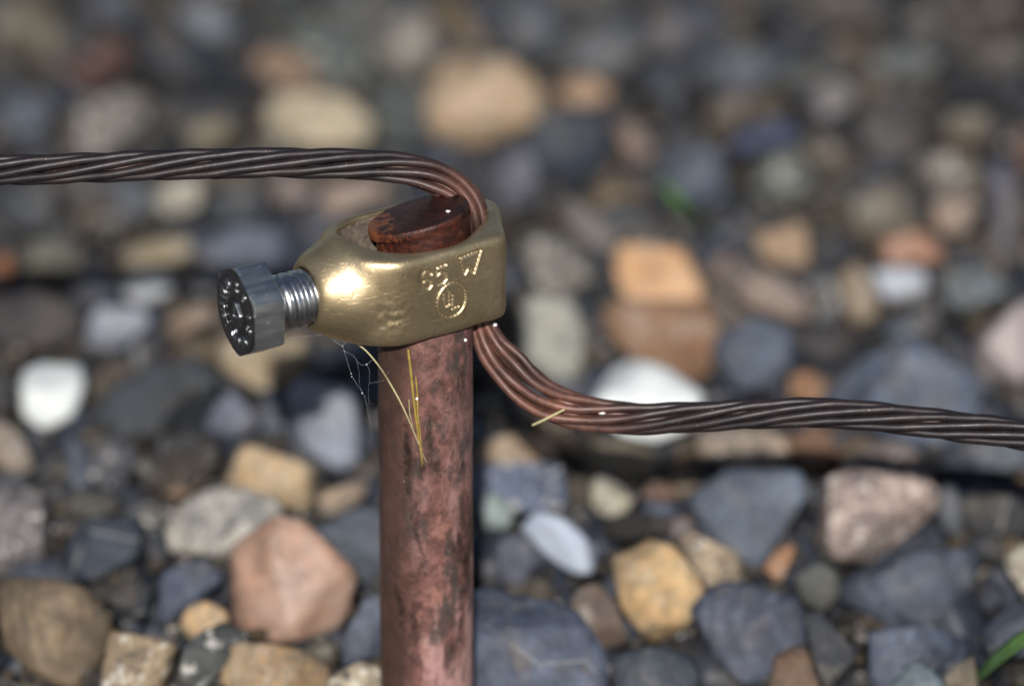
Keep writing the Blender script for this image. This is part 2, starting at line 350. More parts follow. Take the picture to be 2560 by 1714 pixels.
# ------------------------------------------------------------------ the gravel one can tell apart
# outline (read off the photograph, in a quarter's own units), colour, kind, label
G = 1280/2342.0
QO = {'A': (0, 0), 'B': (1280, 0), 'C': (0, 857), 'D': (1280, 857)}
STONES = [
('A',(92,46,30),'earthy','rust-brown elongated stone far behind the left wire, near the top corner',[(260,340),(560,130),(620,170),(540,330),(400,420),(300,410)]),
('A',(100,94,74),'earthy','dull olive stone in the far top left corner',[(-60,10),(280,-10),(300,150),(250,320),(120,230),(-60,150)]),
('A',(98,104,116),'plain','grey-blue stone at the top edge, right of the olive corner stone',[(380,-30),(620,-30),(610,110),(450,115)]),
('A',(54,60,72),'plain','broad dark slate stone beyond the rust-brown elongated stone',[(580,190),(700,80),(980,200),(1080,230),(1040,400),(800,420),(640,330)]),
('A',(112,120,134),'plain','pale blue-grey stone at the top, behind the broad dark slate',[(760,60),(960,20),(1100,130),(1020,195),(860,165)]),
('A',(128,118,110),'speckled','long grey-pink stone lying slantwise above the left wire',[(300,610),(370,500),(700,390),(760,430),(640,560),(580,700),(320,690)]),
('A',(52,52,58),'plain','charcoal stone between the grey-pink slanted stone and the cream stone',[(760,430),(1130,410),(1150,540),(800,640),(680,650)]),
('A',(128,122,100),'earthy','small olive-grey stone touching the left wire from behind',[(800,590),(1080,540),(1130,610),(1000,665),(820,665)]),
('A',(186,176,146),'earthy','cream-white stone just above the hump of the left wire',[(1170,510),(1300,440),(1550,450),(1680,560),(1640,660),(1250,660)]),
('A',(140,112,88),'earthy','tan-brown stone directly behind the cream-white stone',[(1130,300),(1250,220),(1400,280),(1450,370),(1380,430),(1240,410)]),
('A',(92,102,102),'speckled','large green-grey speckled stone left of the big round beige one',[(1230,130),(1420,100),(1640,150),(1700,280),(1580,410),(1450,330)]),
('A',(186,158,122),'earthy','big round beige stone, the largest pale one behind the clamp',[(1985,420),(2050,300),(2195,270),(2360,310),(2450,430),(2440,570),(2320,660),(2100,668),(1985,570)]),
('A',(138,132,120),'plain','grey-beige stone against the left side of the big round beige stone',[(1690,230),(1850,70),(1960,90),(1985,230),(1900,330),(1740,340)]),
('A',(104,88,58),'earthy','olive-brown stone at the top edge above the big round beige stone',[(1960,-30),(2080,-30),(2260,240),(2170,240),(2030,110)]),
('A',(150,132,122),'earthy','pinkish grey stone seen under the bend of the left wire',[(1480,860),(1700,830),(1850,850),(1560,985),(1480,960)]),
('A',(140,122,116),'plain','small pinkish stone under the left wire, left of the pinkish grey one',[(1230,820),(1440,820),(1400,930),(1280,960)]),
('A',(170,164,146),'speckled','pale speckled stone under the middle of the left wire',[(800,830),(930,820),(890,960),(780,1000),(690,900)]),
('A',(92,98,108),'plain','grey stone under the left wire, left of the pale speckled one',[(500,830),(700,830),(680,980),(560,1000)]),
('A',(150,138,108),'earthy','olive-tan stone low behind the bolt, left of the blue-grey slab',[(620,1110),(880,1090),(900,1170),(640,1220),(540,1180)]),
('A',(150,88,34),'earthy','small rust-orange stone at the left edge, midway up',[(-30,1170),(60,1170),(80,1240),(20,1300),(-30,1290)]),
('A',(188,192,198),'quartz','whitish stone left of the bolt head',[(570,1280),(700,1220),(810,1290),(790,1370),(640,1400),(560,1350)]),
('A',(150,155,168),'quartz','pale grey stone below the whitish one, left of the bolt head',[(370,1480),(450,1400),(640,1410),(700,1470),(560,1600),(400,1600)]),
('A',(146,124,102),'earthy','long tan stone pointing at the bolt head',[(720,1500),(900,1400),(1000,1380),(1000,1460),(820,1540)]),
('A',(92,102,122),'plain','blue-grey slab behind the boss of the clamp',[(930,1020),(1420,1090),(1350,1200),(1000,1250),(900,1130)]),
('A',(86,94,108),'plain','blue-grey stone at the left edge above the left wire',[(10,440),(180,420),(270,490),(200,610),(20,600)]),
('A',(66,72,84),'plain','dark slate at the left edge just below the left wire',[(-40,850),(260,830),(330,960),(200,1040),(-40,1030)]),
('A',(84,76,80),'plain','dull purple-grey stone at the left edge, above the small white block',[(-40,1390),(160,1340),(340,1420),(340,1540),(180,1580),(-40,1560)]),
('A',(84,92,108),'plain','slate stone left of the whitish stone by the bolt head',[(290,1290),(460,1260),(540,1350),(440,1400),(320,1380)]),
('A',(118,120,124),'plain','grey stone directly behind the top of the bolt head',[(830,1270),(950,1225),(1020,1330),(940,1370),(850,1350)]),
('A',(74,82,92),'plain','dark slate under the hump of the left wire',[(930,840),(1210,830),(1190,1000),(950,1010)]),
('A',(104,102,88),'plain','olive slate in the shadow of the left wire, near the left edge',[(90,1130),(300,1090),(430,1180),(310,1290),(110,1260)]),
('A',(76,84,98),'plain','slate stone far behind the left wire, below the rust-brown one',[(30,600),(250,620),(260,690),(30,690)]),
('A',(78,82,84),'plain','grey stone at the top edge left of the green-grey speckled one',[(1120,-20),(1420,-20),(1440,80),(1240,120),(1120,80)]),
('A',(96,98,100),'plain','grey stone at the top edge behind the green-grey speckled one',[(1460,-20),(1820,-20),(1830,60),(1690,180),(1480,90)]),
('A',(82,92,94),'speckled','green-grey stone right of the cream-white stone',[(1700,380),(1900,360),(1960,560),(1900,660),(1730,640)]),
('B',(108,112,118),'plain','grey stone at the top, right of the big round beige stone',[(190,250),(330,120),(540,80),(620,200),(480,330),(300,350)]),
('B',(186,138,84),'earthy','flat orange-tan stone right of the big round beige stone',[(180,400),(300,350),(420,380),(450,460),(320,480),(200,455)]),
('B',(92,98,110),'plain','rounded blue-grey stone in the far top right',[(840,260),(960,170),(1120,180),(1180,330),(1080,430),(900,420)]),
('B',(34,38,56),'plain','almost black stone near the top, right of the rounded blue-grey one',[(1090,120),(1300,80),(1480,130),(1440,210),(1230,225)]),
('B',(98,90,82),'earthy','olive-grey stone at the top edge right of centre',[(1300,-30),(1650,-30),(1700,110),(1500,110),(1350,60)]),
('B',(70,60,56),'earthy','dim brown slab in the far top right corner',[(1850,-30),(2420,-30),(2420,190),(2000,190)]),
('B',(64,74,92),'plain','dark blue stone below the flat orange-tan stone',[(150,530),(400,500),(470,640),(380,800),(160,830),(90,680)]),
('B',(140,118,108),'earthy','small pinkish tan stone right of the dark blue stone',[(490,560),(560,540),(650,660),(600,790),(520,740)]),
('B',(84,96,114),'plain','slate-blue stone beside the blurred green blade',[(660,700),(900,650),(960,800),(980,950),(840,960),(720,850)]),
('B',(70,82,114),'plain','bluish flat stone behind the ringed grey stone',[(960,620),(1150,550),(1320,570),(1280,660),(990,700)]),
('B',(112,118,114),'speckled','grey-green stone with a hollow, in the middle of the right half',[(1060,800),(1240,700),(1380,720),(1400,860),(1330,920),(1150,940)]),
('B',(116,106,98),'plain','grey-brown stone curving round the hollow stone',[(1400,680),(1480,780),(1480,880),(1390,1000),(1180,1010),(1200,955),(1340,930),(1410,860)]),
('B',(142,136,140),'plain','pale lilac-grey stone in the upper right',[(1380,400),(1500,350),(1570,450),(1480,560),(1400,520)]),
('B',(102,96,100),'plain','large purple-grey stone in the upper right, below the almost black one',[(1580,560),(1760,490),(1890,640),(1850,750),(1660,720)]),
('B',(114,108,94),'earthy','olive stone standing left of the two pale square stones at right',[(1570,900),(1680,790),(1790,880),(1830,1050),(1700,1110),(1580,1050)]),
('B',(138,128,114),'speckled','tan-grey square stone near the right edge',[(1830,780),(1960,680),(2120,780),(2140,890),(1960,910),(1880,880)]),
('B',(158,136,122),'earthy','pinkish tan square stone just below the tan-grey one near the right edge',[(1890,920),(2100,910),(2130,1020),(2000,1080),(1900,1010)]),
('B',(92,94,110),'plain','upright slate sliver near the right edge',[(2190,780),(2280,760),(2310,1150),(2210,1200)]),
('B',(196,202,214),'quartz','white-blue lower half of a two-coloured stone at right',[(1640,1240),(1780,1220),(1940,1250),(1870,1360),(1740,1400),(1680,1340)]),
('B',(182,128,98),'earthy','rust and white capped stone sitting on the white-blue one',[(1660,1110),(1860,1070),(1960,1150),(1930,1240),(1780,1210),(1660,1220)]),
('B',(84,98,108),'plain','grey-green triangular stone at the right edge beside the two-coloured stone',[(1970,1230),(2080,1180),(2280,1330),(2140,1440),(2000,1390)]),
('B',(176,146,112),'earthy','light brown block behind the long pinkish stick-like stone',[(1080,1090),(1330,1030),(1350,1220),(1200,1200)]),
('B',(150,126,112),'plain','long pinkish stick-like stone slanting down to the right',[(880,1180),(960,1150),(1340,1350),(1320,1500),(1200,1500),(900,1270)]),
('B',(226,170,104),'earthy','bright orange block, the most orange stone right of the clamp',[(500,1150),(560,1130),(860,1170),(890,1320),(800,1385),(550,1375),(500,1270)]),
('B',(142,100,60),'earthy','brown block under the bright orange one',[(455,1420),(560,1392),(860,1400),(940,1540),(880,1690),(760,1745),(520,1640),(440,1530)]),
('B',(184,184,168),'plain','cream-grey stone between the clamp and the brown block',[(60,1410),(180,1330),(270,1400),(320,1560),(280,1700),(170,1720),(60,1640)]),
('B',(144,138,126),'speckled','grey speckled stone just right of the clamp nose',[(60,1120),(200,1060),(330,1220),(380,1330),(280,1380),(130,1320)]),
('B',(130,122,116),'plain','slanted grey-pink stone behind the right side of the clamp',[(180,960),(300,920),(490,1080),(480,1190),(300,1070)]),
('B',(36,40,54),'plain','black-blue stone right of the light brown block',[(1370,1080),(1500,1060),(1600,1150),(1470,1230),(1370,1290)]),
('B',(156,136,106),'earthy','olive-tan stone left of the two-coloured stone',[(1480,1250),(1560,1170),(1650,1320),(1660,1430),(1560,1480)]),
('B',(172,160,160),'quartz','pinkish white stone at the right edge above the right wire',[(2110,1520),(2270,1400),(2400,1370),(2440,1640),(2330,1750),(2160,1710)]),
('B',(124,126,140),'plain','lilac-grey stone beside the bend of the wire behind the clamp nose',[(-60,770),(20,680),(110,710),(130,840),(50,970),(-40,990)]),
('B',(80,90,104),'plain','slate stone at the top edge above the big round beige stone',[(-20,-30),(170,-30),(200,170),(80,250),(-10,190)]),
('B',(92,96,102),'plain','grey stone at the top edge right of the slate stone',[(220,20),(430,-30),(560,70),(420,120),(280,110)]),
('B',(110,110,118),'plain','mid-grey stone near the top between two blue-grey ones',[(620,80),(760,70),(810,200),(700,260),(610,220)]),
('B',(74,80,92),'plain','steep dark grey stone right of the flat orange-tan stone',[(560,290),(740,280),(830,470),(780,570),(640,480)]),
('B',(90,94,96),'plain','flat grey stone below the almost black one',[(1190,300),(1380,260),(1540,310),(1400,400),(1230,410)]),
('B',(98,102,104),'plain','green-grey stone left of the dark stone at the top right edge',[(1650,250),(1880,210),(1980,310),(1820,370),(1660,330)]),
('B',(40,44,58),'plain','dark navy stone at the right edge near the top',[(1990,360),(2400,330),(2400,480),(2040,470)]),
('B',(92,88,82),'earthy','dull brown-grey stone above the dark navy one at the right edge',[(2060,220),(2400,200),(2400,310),(2050,335)]),
('B',(112,102,88),'earthy','olive-tan flat stone left of the bluish flat stone',[(890,480),(1040,450),(1100,510),(1010,580),(900,580)]),
('B',(106,98,82),'earthy','olive stone below the dark navy one at the right edge',[(1990,530),(2200,510),(2180,660),(2010,650)]),
('B',(104,70,58),'earthy','reddish stone at the right edge by the upright slate sliver',[(2300,600),(2420,580),(2420,800),(2320,860)]),
('B',(98,110,130),'plain','blue-grey stone above the right wire, right of the brown block',[(960,1550),(1120,1470),(1250,1530),(1270,1640),(1170,1760),(970,1770),(900,1680)]),
('B',(110,100,96),'earthy','grey-brown stone between the orange block and the grey-pink stick',[(890,1290),(1150,1500),(1110,1530),(960,1480),(890,1400)]),
('B',(98,92,96),'plain','purple-brown stone right of the blue-grey stone above the right wire',[(1310,1540),(1480,1500),(1560,1560),(1480,1660),(1340,1650)]),
('B',(82,94,110),'plain','slate stone right of the olive-tan stone, above the big slate triangle',[(1700,1480),(1900,1400),(1980,1480),(1820,1570),(1720,1560)]),
('C',(232,238,240),'quartz','small bright white block at the left edge',[(90,140),(160,80),(370,100),(400,200),(345,340),(190,410),(95,330)]),
('C',(64,72,82),'plain','large dark slate lying slantwise right of the white block',[(440,330),(570,180),(860,70),(990,170),(960,290),(760,400),(560,420)]),
('C',(116,122,142),'plain','small bluish light stone left of the rod, under the bolt',[(950,300),(1060,240),(1190,370),(1090,440),(960,400)]),
('C',(146,154,172),'plain','pale blue-grey block close to the left side of the rod',[(1310,250),(1400,180),(1600,230),(1620,530),(1500,560),(1360,440),(1310,380)]),
('C',(176,160,122),'earthy','cream-tan stone half shaded right under the bolt head',[(930,0),(1380,-20),(1380,150),(1240,220),(1050,120)]),
('C',(62,54,50),'earthy','dark brown stone with a worn face, left of the tan stone',[(580,600),(700,520),(960,480),(990,600),(850,700),(660,680)]),
('C',(140,112,90),'earthy','brown wedge resting on the dark brown stone',[(740,590),(940,510),(980,590),(850,690),(740,690)]),
('C',(204,174,124),'earthy','yellow-tan stone behind the speckled white one',[(1030,540),(1140,480),(1400,570),(1440,690),(1350,750),(1200,700),(1040,640)]),
('C',(196,190,178),'speckled','white stone with dark speckles, behind the pink-brown quartz',[(740,850),(820,740),(1000,680),(1190,690),(1260,760),(1210,840),(1110,950),(960,1010),(780,980)]),
('C',(174,130,104),'glossy','glossy pink-brown quartz stone left of the rod',[(1000,1080),(1090,960),(1270,820),(1380,850),(1560,1010),(1660,1170),(1600,1270),(1420,1310),(1280,1350),(1100,1260)]),
('C',(222,188,134),'earthy','small tan rounded stone below the glossy quartz',[(830,1290),(870,1210),(970,1180),(1060,1240),(1000,1300),(880,1350)]),
('C',(138,114,80),'banded','big brown grained stone in the lower left corner',[(-40,1110),(200,1100),(380,1140),(480,1230),(470,1370),(340,1570),(200,1500),(-40,1330)]),
('C',(164,138,96),'speckled','rusty yellow speckled stone at the bottom, right of the big brown one',[(510,1290),(600,1310),(800,1400),(820,1470),(740,1620),(480,1620)]),
('C',(96,100,100),'speckled','dark grey speckled stone at the bottom, between two tan stones',[(830,1390),(1020,1290),(1120,1360),(1060,1480),(980,1620),(810,1620)]),
('C',(176,148,106),'earthy','big tan stone at the bottom edge, left of the rod',[(1040,1430),(1160,1350),(1290,1360),(1490,1500),(1470,1640),(1040,1640)]),
('C',(72,84,102),'plain','rounded slate stone left of the speckled white one',[(310,900),(420,790),(580,770),(660,880),(620,1020),(500,1110),(360,1040)]),
('C',(94,90,82),'plain','olive-grey stone resting behind the rounded slate',[(270,760),(360,680),(540,690),(620,780),(480,790),(330,850)]),
('C',(128,120,126),'speckled','pinkish grey granite at the left edge',[(-40,700),(150,650),(240,760),(250,900),(230,1000),(90,1070),(-40,1040)]),
('C',(92,102,124),'plain','blue glinting slate below the speckled white stone',[(680,1210),(760,1060),(920,1000),(990,1080),(970,1180),(860,1230),(800,1290),(700,1300)]),
('C',(96,104,118),'plain','slate stone behind the rod, right of the glossy quartz',[(1430,830),(1740,710),(1760,1020),(1670,1090),(1570,980)]),
('C',(166,146,126),'earthy','beige flat stone beside the rod above the slate',[(1430,720),(1600,640),(1720,650),(1680,710),(1460,810)]),
('C',(80,90,108),'plain','narrow upright slate at left, under the white block',[(300,430),(390,420),(410,640),(330,680)]),
('C',(86,88,100),'speckled','purple-grey speckled stone under the large dark slate',[(420,450),(550,410),(620,520),(540,660),(430,640)]),
('C',(140,130,120),'earthy','beige pointed stone at the left edge below the white block',[(-40,340),(80,410),(150,560),(60,590),(-40,500)]),
('C',(92,100,118),'plain','slate wedge against the lower left side of the rod',[(1660,1180),(1740,1080),(1760,1400),(1560,1470),(1540,1420),(1600,1310)]),
('C',(100,94,74),'earthy','olive-brown stone between the slate wedge and the big tan stone',[(1370,1400),(1490,1330),(1550,1420),(1510,1500),(1420,1450)]),
('C',(182,166,132),'speckled','speckled cream stone at the foot of the rod, bottom edge',[(1510,1540),(1700,1440),(1760,1500),(1760,1660),(1530,1660)]),
('C',(46,46,52),'plain','black stone below the large dark slate',[(680,430),(940,420),(960,480),(700,520)]),
('C',(98,88,78),'earthy','brown-grey stone behind the large dark slate',[(390,170),(560,70),(640,120),(440,300)]),
('C',(52,58,70),'plain','dark slate at the left edge beside the white block',[(-40,140),(50,150),(80,320),(-40,300)]),
('C',(84,88,100),'plain','slate at the left edge above the pinkish grey granite',[(-40,600),(120,600),(130,650),(-40,700)]),
('C',(50,56,68),'plain','dark slate between the rounded slate and the speckled white stone',[(670,820),(740,800),(760,980),(690,1060),(640,960)]),
('C',(58,66,78),'plain','dark slate under the rounded slate, left of the blue glinting one',[(490,1130),(630,1070),(690,1140),(650,1270),(520,1250)]),
('C',(96,106,122),'plain','grey slate standing left of the pale blue-grey block',[(1200,220),(1300,250),(1310,420),(1200,400)]),
('C',(74,74,78),'plain','dull dark stone under the pale blue-grey block',[(1250,470),(1360,470),(1500,560),(1440,620),(1330,540)]),
('D',(240,245,252),'quartz','brilliant white stone right behind the right wire',[(400,190),(470,80),(560,60),(740,120),(890,240),(870,310),(800,480),(640,500),(430,410),(300,380)]),
('D',(176,152,126),'speckled','tan speckled stone just below the right wire, beside the white one',[(870,400),(1220,390),(1260,520),(1060,560),(880,520)]),
('D',(128,88,56),'earthy','dark brown stone below the right wire',[(1250,390),(1460,390),(1480,530),(1360,590),(1260,530)]),
('D',(158,110,64),'earthy','chestnut-brown stone above the right wire, left of the big slate triangle',[(1250,170),(1350,130),(1450,190),(1440,270),(1260,270)]),
('D',(98,110,130),'plain','biggest slate triangle, crossed by the right wire',[(1450,250),(1650,80),(1960,-60),(2060,90),(2110,300),(1960,460),(1560,470),(1480,390)]),
('D',(86,94,106),'plain','grey slate at the right edge below the right wire',[(1970,470),(2400,430),(2400,570),(1950,580)]),
('D',(172,146,136),'speckled','large pink granite stone under the right wire',[(1330,860),(1400,670),(1560,600),(1830,620),(1940,710),(1880,910),(1700,980),(1500,960),(1360,910)]),
('D',(140,120,112),'speckled','brown-pink stone behind the large pink granite',[(1560,500),(1760,450),(1850,520),(1870,600),(1560,590)]),
('D',(110,122,140),'plain','slate triangle pointing down, left of the large pink granite',[(830,640),(900,600),(1290,600),(1320,700),(1210,860),(1110,1010),(980,950),(880,800)]),
('D',(188,200,220),'quartz','long pale blue-white stone right of the rod',[(40,850),(120,770),(240,800),(420,970),(430,1060),(330,1090),(180,990)]),
('D',(206,170,106),'earthy','golden tan crumbly stone right of the rod, below centre',[(440,990),(560,910),(720,950),(830,1080),(850,1190),(700,1340),(560,1400),(520,1200),(460,1120)]),
('D',(190,164,128),'speckled','tan granite stone touching the golden tan crumbly one',[(760,900),(860,840),(1010,960),(1070,1070),(960,1130),(860,1110)]),
('D',(94,102,122),'banded','round slate stone with faint rings, near the bottom',[(840,1250),(930,1140),(1110,1080),(1250,1140),(1330,1290),(1300,1430),(1100,1530),(920,1470)]),
('D',(92,102,120),'plain','big slate slab in the lower right',[(1460,1050),(1700,970),(2080,960),(2100,1050),(1970,1250),(1830,1290),(1610,1250)]),
('D',(84,94,114),'plain','slate stone just below the big slab in the lower right',[(1590,1320),(1830,1300),(1990,1270),(2020,1420),(1800,1570),(1620,1570)]),
('D',(96,106,128),'plain','large blue-grey stone against the right foot of the rod',[(-190,1160),(30,1130),(230,1160),(330,1330),(390,1410),(370,1660),(-190,1660)]),
('D',(86,94,106),'banded','grey stone at the bottom edge, left of the ringed slate',[(480,1450),(640,1400),(800,1440),(870,1620),(500,1650)]),
('D',(132,102,80),'earthy','brown stone at the bottom edge in front of the ringed slate',[(1210,1440),(1330,1380),(1400,1600),(1180,1650)]),
('D',(200,190,158),'speckled','small cream stone right of the rod, below the wire',[(340,640),(440,610),(550,700),(500,790),(400,770),(360,720)]),
('D',(102,114,138),'speckled','blue-grey stone close to the right side of the rod',[(-190,580),(-60,560),(180,560),(280,610),(250,740),(60,760),(-190,730)]),
('D',(174,146,112),'earthy','tan stone close to the right side of the rod, under the wire bend',[(-130,430),(110,410),(200,530),(60,580),(-130,560)]),
('D',(128,118,94),'earthy','olive-tan stone shaded below the brilliant white one',[(300,480),(520,450),(700,530),(640,610),(380,610)]),
('D',(172,118,70),'earthy','orange sliver between the down-pointing slate and the pink granite',[(1150,1030),(1260,890),(1290,940),(1230,1080),(1170,1090)]),
('D',(106,110,108),'plain','olive slate below the large pink granite',[(1270,1070),(1440,1000),(1500,1130),(1420,1220),(1310,1150)]),
('D',(186,176,154),'speckled','cream stone at the right edge, low down',[(2260,1000),(2342,930),(2440,960),(2440,1200),(2300,1120)]),
('D',(60,62,68),'plain','dark flat slate at the right edge under the grey slate',[(2010,690),(2400,720),(2400,880),(2100,850)]),
('D',(52,54,64),'plain','dark stone right of the big slab in the lower right',[(2050,890),(2230,880),(2250,1000),(2130,1010)]),
('D',(80,88,104),'plain','slate stone at the right edge above the green blade',[(2110,1380),(2290,1200),(2400,1220),(2400,1400),(2160,1450)]),
('D',(128,118,98),'earthy','tan-grey stone at the root of the green blade',[(1990,1490),(2120,1440),(2140,1620),(1990,1620)]),
('D',(52,48,48),'earthy','dark brown stone above the golden tan crumbly one',[(420,820),(560,770),(730,800),(690,880),(470,900)]),
('D',(118,104,104),'plain','purple-grey stone between the dark brown and the tan granite',[(700,880),(750,800),(860,820),(800,900),(740,930)]),
('D',(102,106,124),'plain','grey-blue stone under the long pale blue-white one',[(-60,890),(50,890),(170,1000),(60,1100),(-60,1080)]),
('D',(132,98,84),'earthy','small reddish stone right of the small cream one',[(600,640),(740,640),(760,700),(680,740),(600,700)]),
('D',(80,90,112),'plain','small slate under the small reddish stone',[(580,740),(760,730),(750,790),(620,800)]),
('D',(120,102,92),'earthy','brown rubbly stone between the blue-grey stone and the golden one',[(240,1150),(400,1110),(460,1200),(520,1350),(410,1400),(340,1300)]),
('D',(70,74,84),'plain','dark grey stone right of the ringed slate',[(1320,1180),(1420,1240),(1570,1400),(1480,1600),(1390,1520),(1350,1300)]),
('D',(58,62,74),'plain','dark slate stone beside the cream stone at the right edge',[(2150,1060),(2270,1140),(2170,1230),(2100,1160)]),
('D',(108,122,132),'plain','grey-green stone at the bottom edge, lower right',[(1730,1580),(1860,1450),(1970,1560),(1960,1640),(1730,1660)]),
('D',(150,164,162),'quartz','small pale green-grey stone by the rod, beside the pale blue-white one',[(-150,700),(-60,680),(20,800),(-50,900),(-150,860)]),
('D',(100,104,112),'plain','grey stone between the pink granite and the right edge slates',[(1950,600),(2010,600),(2060,850),(1960,900)]),
]
MAT = {k: mat_stone(k) for k in ('plain', 'speckled', 'banded', 'earthy', 'quartz', 'glossy')}
ALB = 0.80
def stone_albedo(c, kind):
    a = lin(c)*ALB; g = a.mean()
    if kind != 'quartz' and c[0] > c[2]: a = g+(a-g)*.66
    if kind == 'quartz': a = a*(1.08 if c[0] > 238 else .90)
    if kind in ('plain', 'banded'): a = a*.84
    if max(c) < 104: a = a*.74                # the dark slates are darker, the pale stones paler than they look out of focus
    elif max(c) > 136 and kind != 'quartz': a = a*1.12
    return (*[float(v) for v in np.minimum(a, .80)], 1)

_ico = {}
def ico(sub):
    if sub not in _ico:
        bm = bmesh.new(); bmesh.ops.create_icosphere(bm, subdivisions=sub, radius=1)
        _ico[sub] = (np.array([v.co[:] for v in bm.verts]), [[v.index for v in f.verts] for f in bm.faces]); bm.free()
    return _ico[sub]
def rock(planes, sub, rough, seed, k=13.0, stretch=(1, 1, 1)):
    """a stone bounded by planes (n, h) round its centre, with softened edges and a chipped surface"""
    D, F = ico(sub)
    D = D*np.array(stretch); D = D/np.linalg.norm(D, axis=1)[:, None]
    N = np.array([p[0] for p in planes]); N /= np.linalg.norm(N, axis=1)[:, None]; Hh = np.array([p[1] for p in planes])
    q = np.maximum(D@N.T, 0)/Hh[None, :]
    r = (q**k).sum(1)**(-1/k)
    V = D*r[:, None]
    size = np.median(r); o = Vector((seed*3.17, seed*1.71, seed*.93))
    dz = np.array([mnoise.noise(Vector(v)*(1.6/size)+o)*.8 + mnoise.noise(Vector(v)*(4.5/size)+o)*.35 + mnoise.noise(Vector(v)*(11/size)+o)*.13 for v in V])
    return V*(1+rough*dz)[:, None], F

# ---- ground
m = NT('dark_soil'); co = m.coord(); n = m.noise(co, 60, 6, .65); n2 = m.noise(co, 7, 4, .6)
soil = m.out(m.mix(m.ramp(n, [(.3, 0), (.7, 1)]), lin((30, 26, 23)), m.mix(n2, lin((62, 58, 56)), lin((84, 76, 66)))), .9, 0, m.bump(n, 3, 1))
gs, GZ = 60000.0, GROUND - 15
ground = mesh_obj('ground', [(-gs, -gs, GZ), (gs, -gs, GZ), (gs, gs, GZ), (-gs, gs, GZ)], [(0, 1, 2, 3)], soil, smooth=False)
tag(ground, 'flat gravel-covered ground', None, None, 'structure')

# ---- stones that can be told apart
GROUP = 'loose gravel stones on the ground'
cover = []
for si, (qd, col, kind, label, pts) in enumerate(STONES):
    rnd = random.Random(si*13+5)
    P = [(QO[qd][0]+x*G, QO[qd][1]+y*G) for x, y in pts]
    P = np.array(P); cover.append(P)
    x, y = P[:, 0], P[:, 1]; x2, y2 = np.roll(x, -1), np.roll(y, -1); cr = x*y2-x2*y
    cxy = np.array([((x+x2)*cr).sum(), ((y+y2)*cr).sum()])/(3*cr.sum())
    hpx = y.max()-y.min()
    c0 = at_z(cxy[0], cxy[1], GROUND)
    # its middle stands a little way up from the bed; big stones stand higher
    hh = hpx*MMPX*1.1
    c = at_z(cxy[0], cxy[1], GROUND + min(5.0, .18*hh))
    dep = (c-CAM)@VIEW; sc = dep/FPX
    Q = (.93 if kind == 'quartz' and col[0] > 230 else 1.0 if kind == 'quartz' else 1.13)*np.stack([(x-cxy[0])*sc, -(y-cxy[1])*sc], 1)        # outline in mm, seen from the camera's side
    area = abs(cr.sum())/2*sc*sc; T = .42*math.sqrt(area)
    planes = []
    for i in range(len(Q)):
        a, b = Q[i], Q[(i+1) % len(Q)]
        e = b-a; nn = np.array([e[1], -e[0]]); L = np.linalg.norm(nn)
        if L < 1e-6: continue
        nn /= L; h = nn@a
        if h < 0: nn, h = -nn, -h
        h = max(h, .12*T)*1.03
        w3 = nn[0]*RIGHT + nn[1]*UPV
        planes.append((w3, h))
        for sgn in ((-1, 1) if rnd.random() < .6 else (1,)):
            be = math.radians(rnd.uniform(35, 55))
            ww = w3*math.cos(be) - sgn*VIEW*math.sin(be)
            planes.append((ww, (h*math.cos(be) + T*math.sin(be))*rnd.uniform(.80, .96)))
    for sgn in (1, -1):
        for _ in range(2):
            tilt = RIGHT*rnd.uniform(-.4, .4) + UPV*rnd.uniform(-.25, .55)
            ww = -sgn*VIEW + tilt; ww = ww/np.linalg.norm(ww)
            planes.append((ww, T*rnd.uniform(.75, 1.0)))
    for _ in range(1 if 'block' in label else 5):
        v = np.array([rnd.gauss(0, 1), rnd.gauss(0, 1), rnd.gauss(0, 1)]); v -= VIEW*abs(rnd.gauss(0, .8)); v /= np.linalg.norm(v)
        sup = max(abs(v@(q[0]*RIGHT+q[1]*UPV)) for q in Q)
        planes.append((v, math.hypot(sup*.78, T*abs(v@VIEW)*.8)*rnd.uniform(.74, .95)))
    ex = Q.max(0)-Q.min(0)
    # sampling directions follow the outline's proportions
    D3 = (1, 1, 1)
    V, F = rock(planes, 4 if area > 60 else 3, .045 if kind != 'quartz' else .04, si+1, k=95)
    name = {'speckled': 'granite_stone', 'quartz': 'quartz_stone', 'glossy': 'quartz_stone' if si % 2 else 'slate_stone', 'plain': 'slate_stone', 'banded': 'grained_stone', 'earthy': 'brown_stone'}[kind]
    if label.startswith('glossy'): name = 'quartz_stone'
    if label.startswith('blue glinting'): name = 'slate_stone'
    if kind == 'earthy' and max(col) < 115 and max(col)-min(col) < 30: name = 'gravel_stone'
    o = mesh_obj(name, V, F, MAT[kind], sharp=None)
    o.location = Vector(c)*MM
    o.color = stone_albedo(col, kind)
    tag(o, label, 'stone', GROUP)

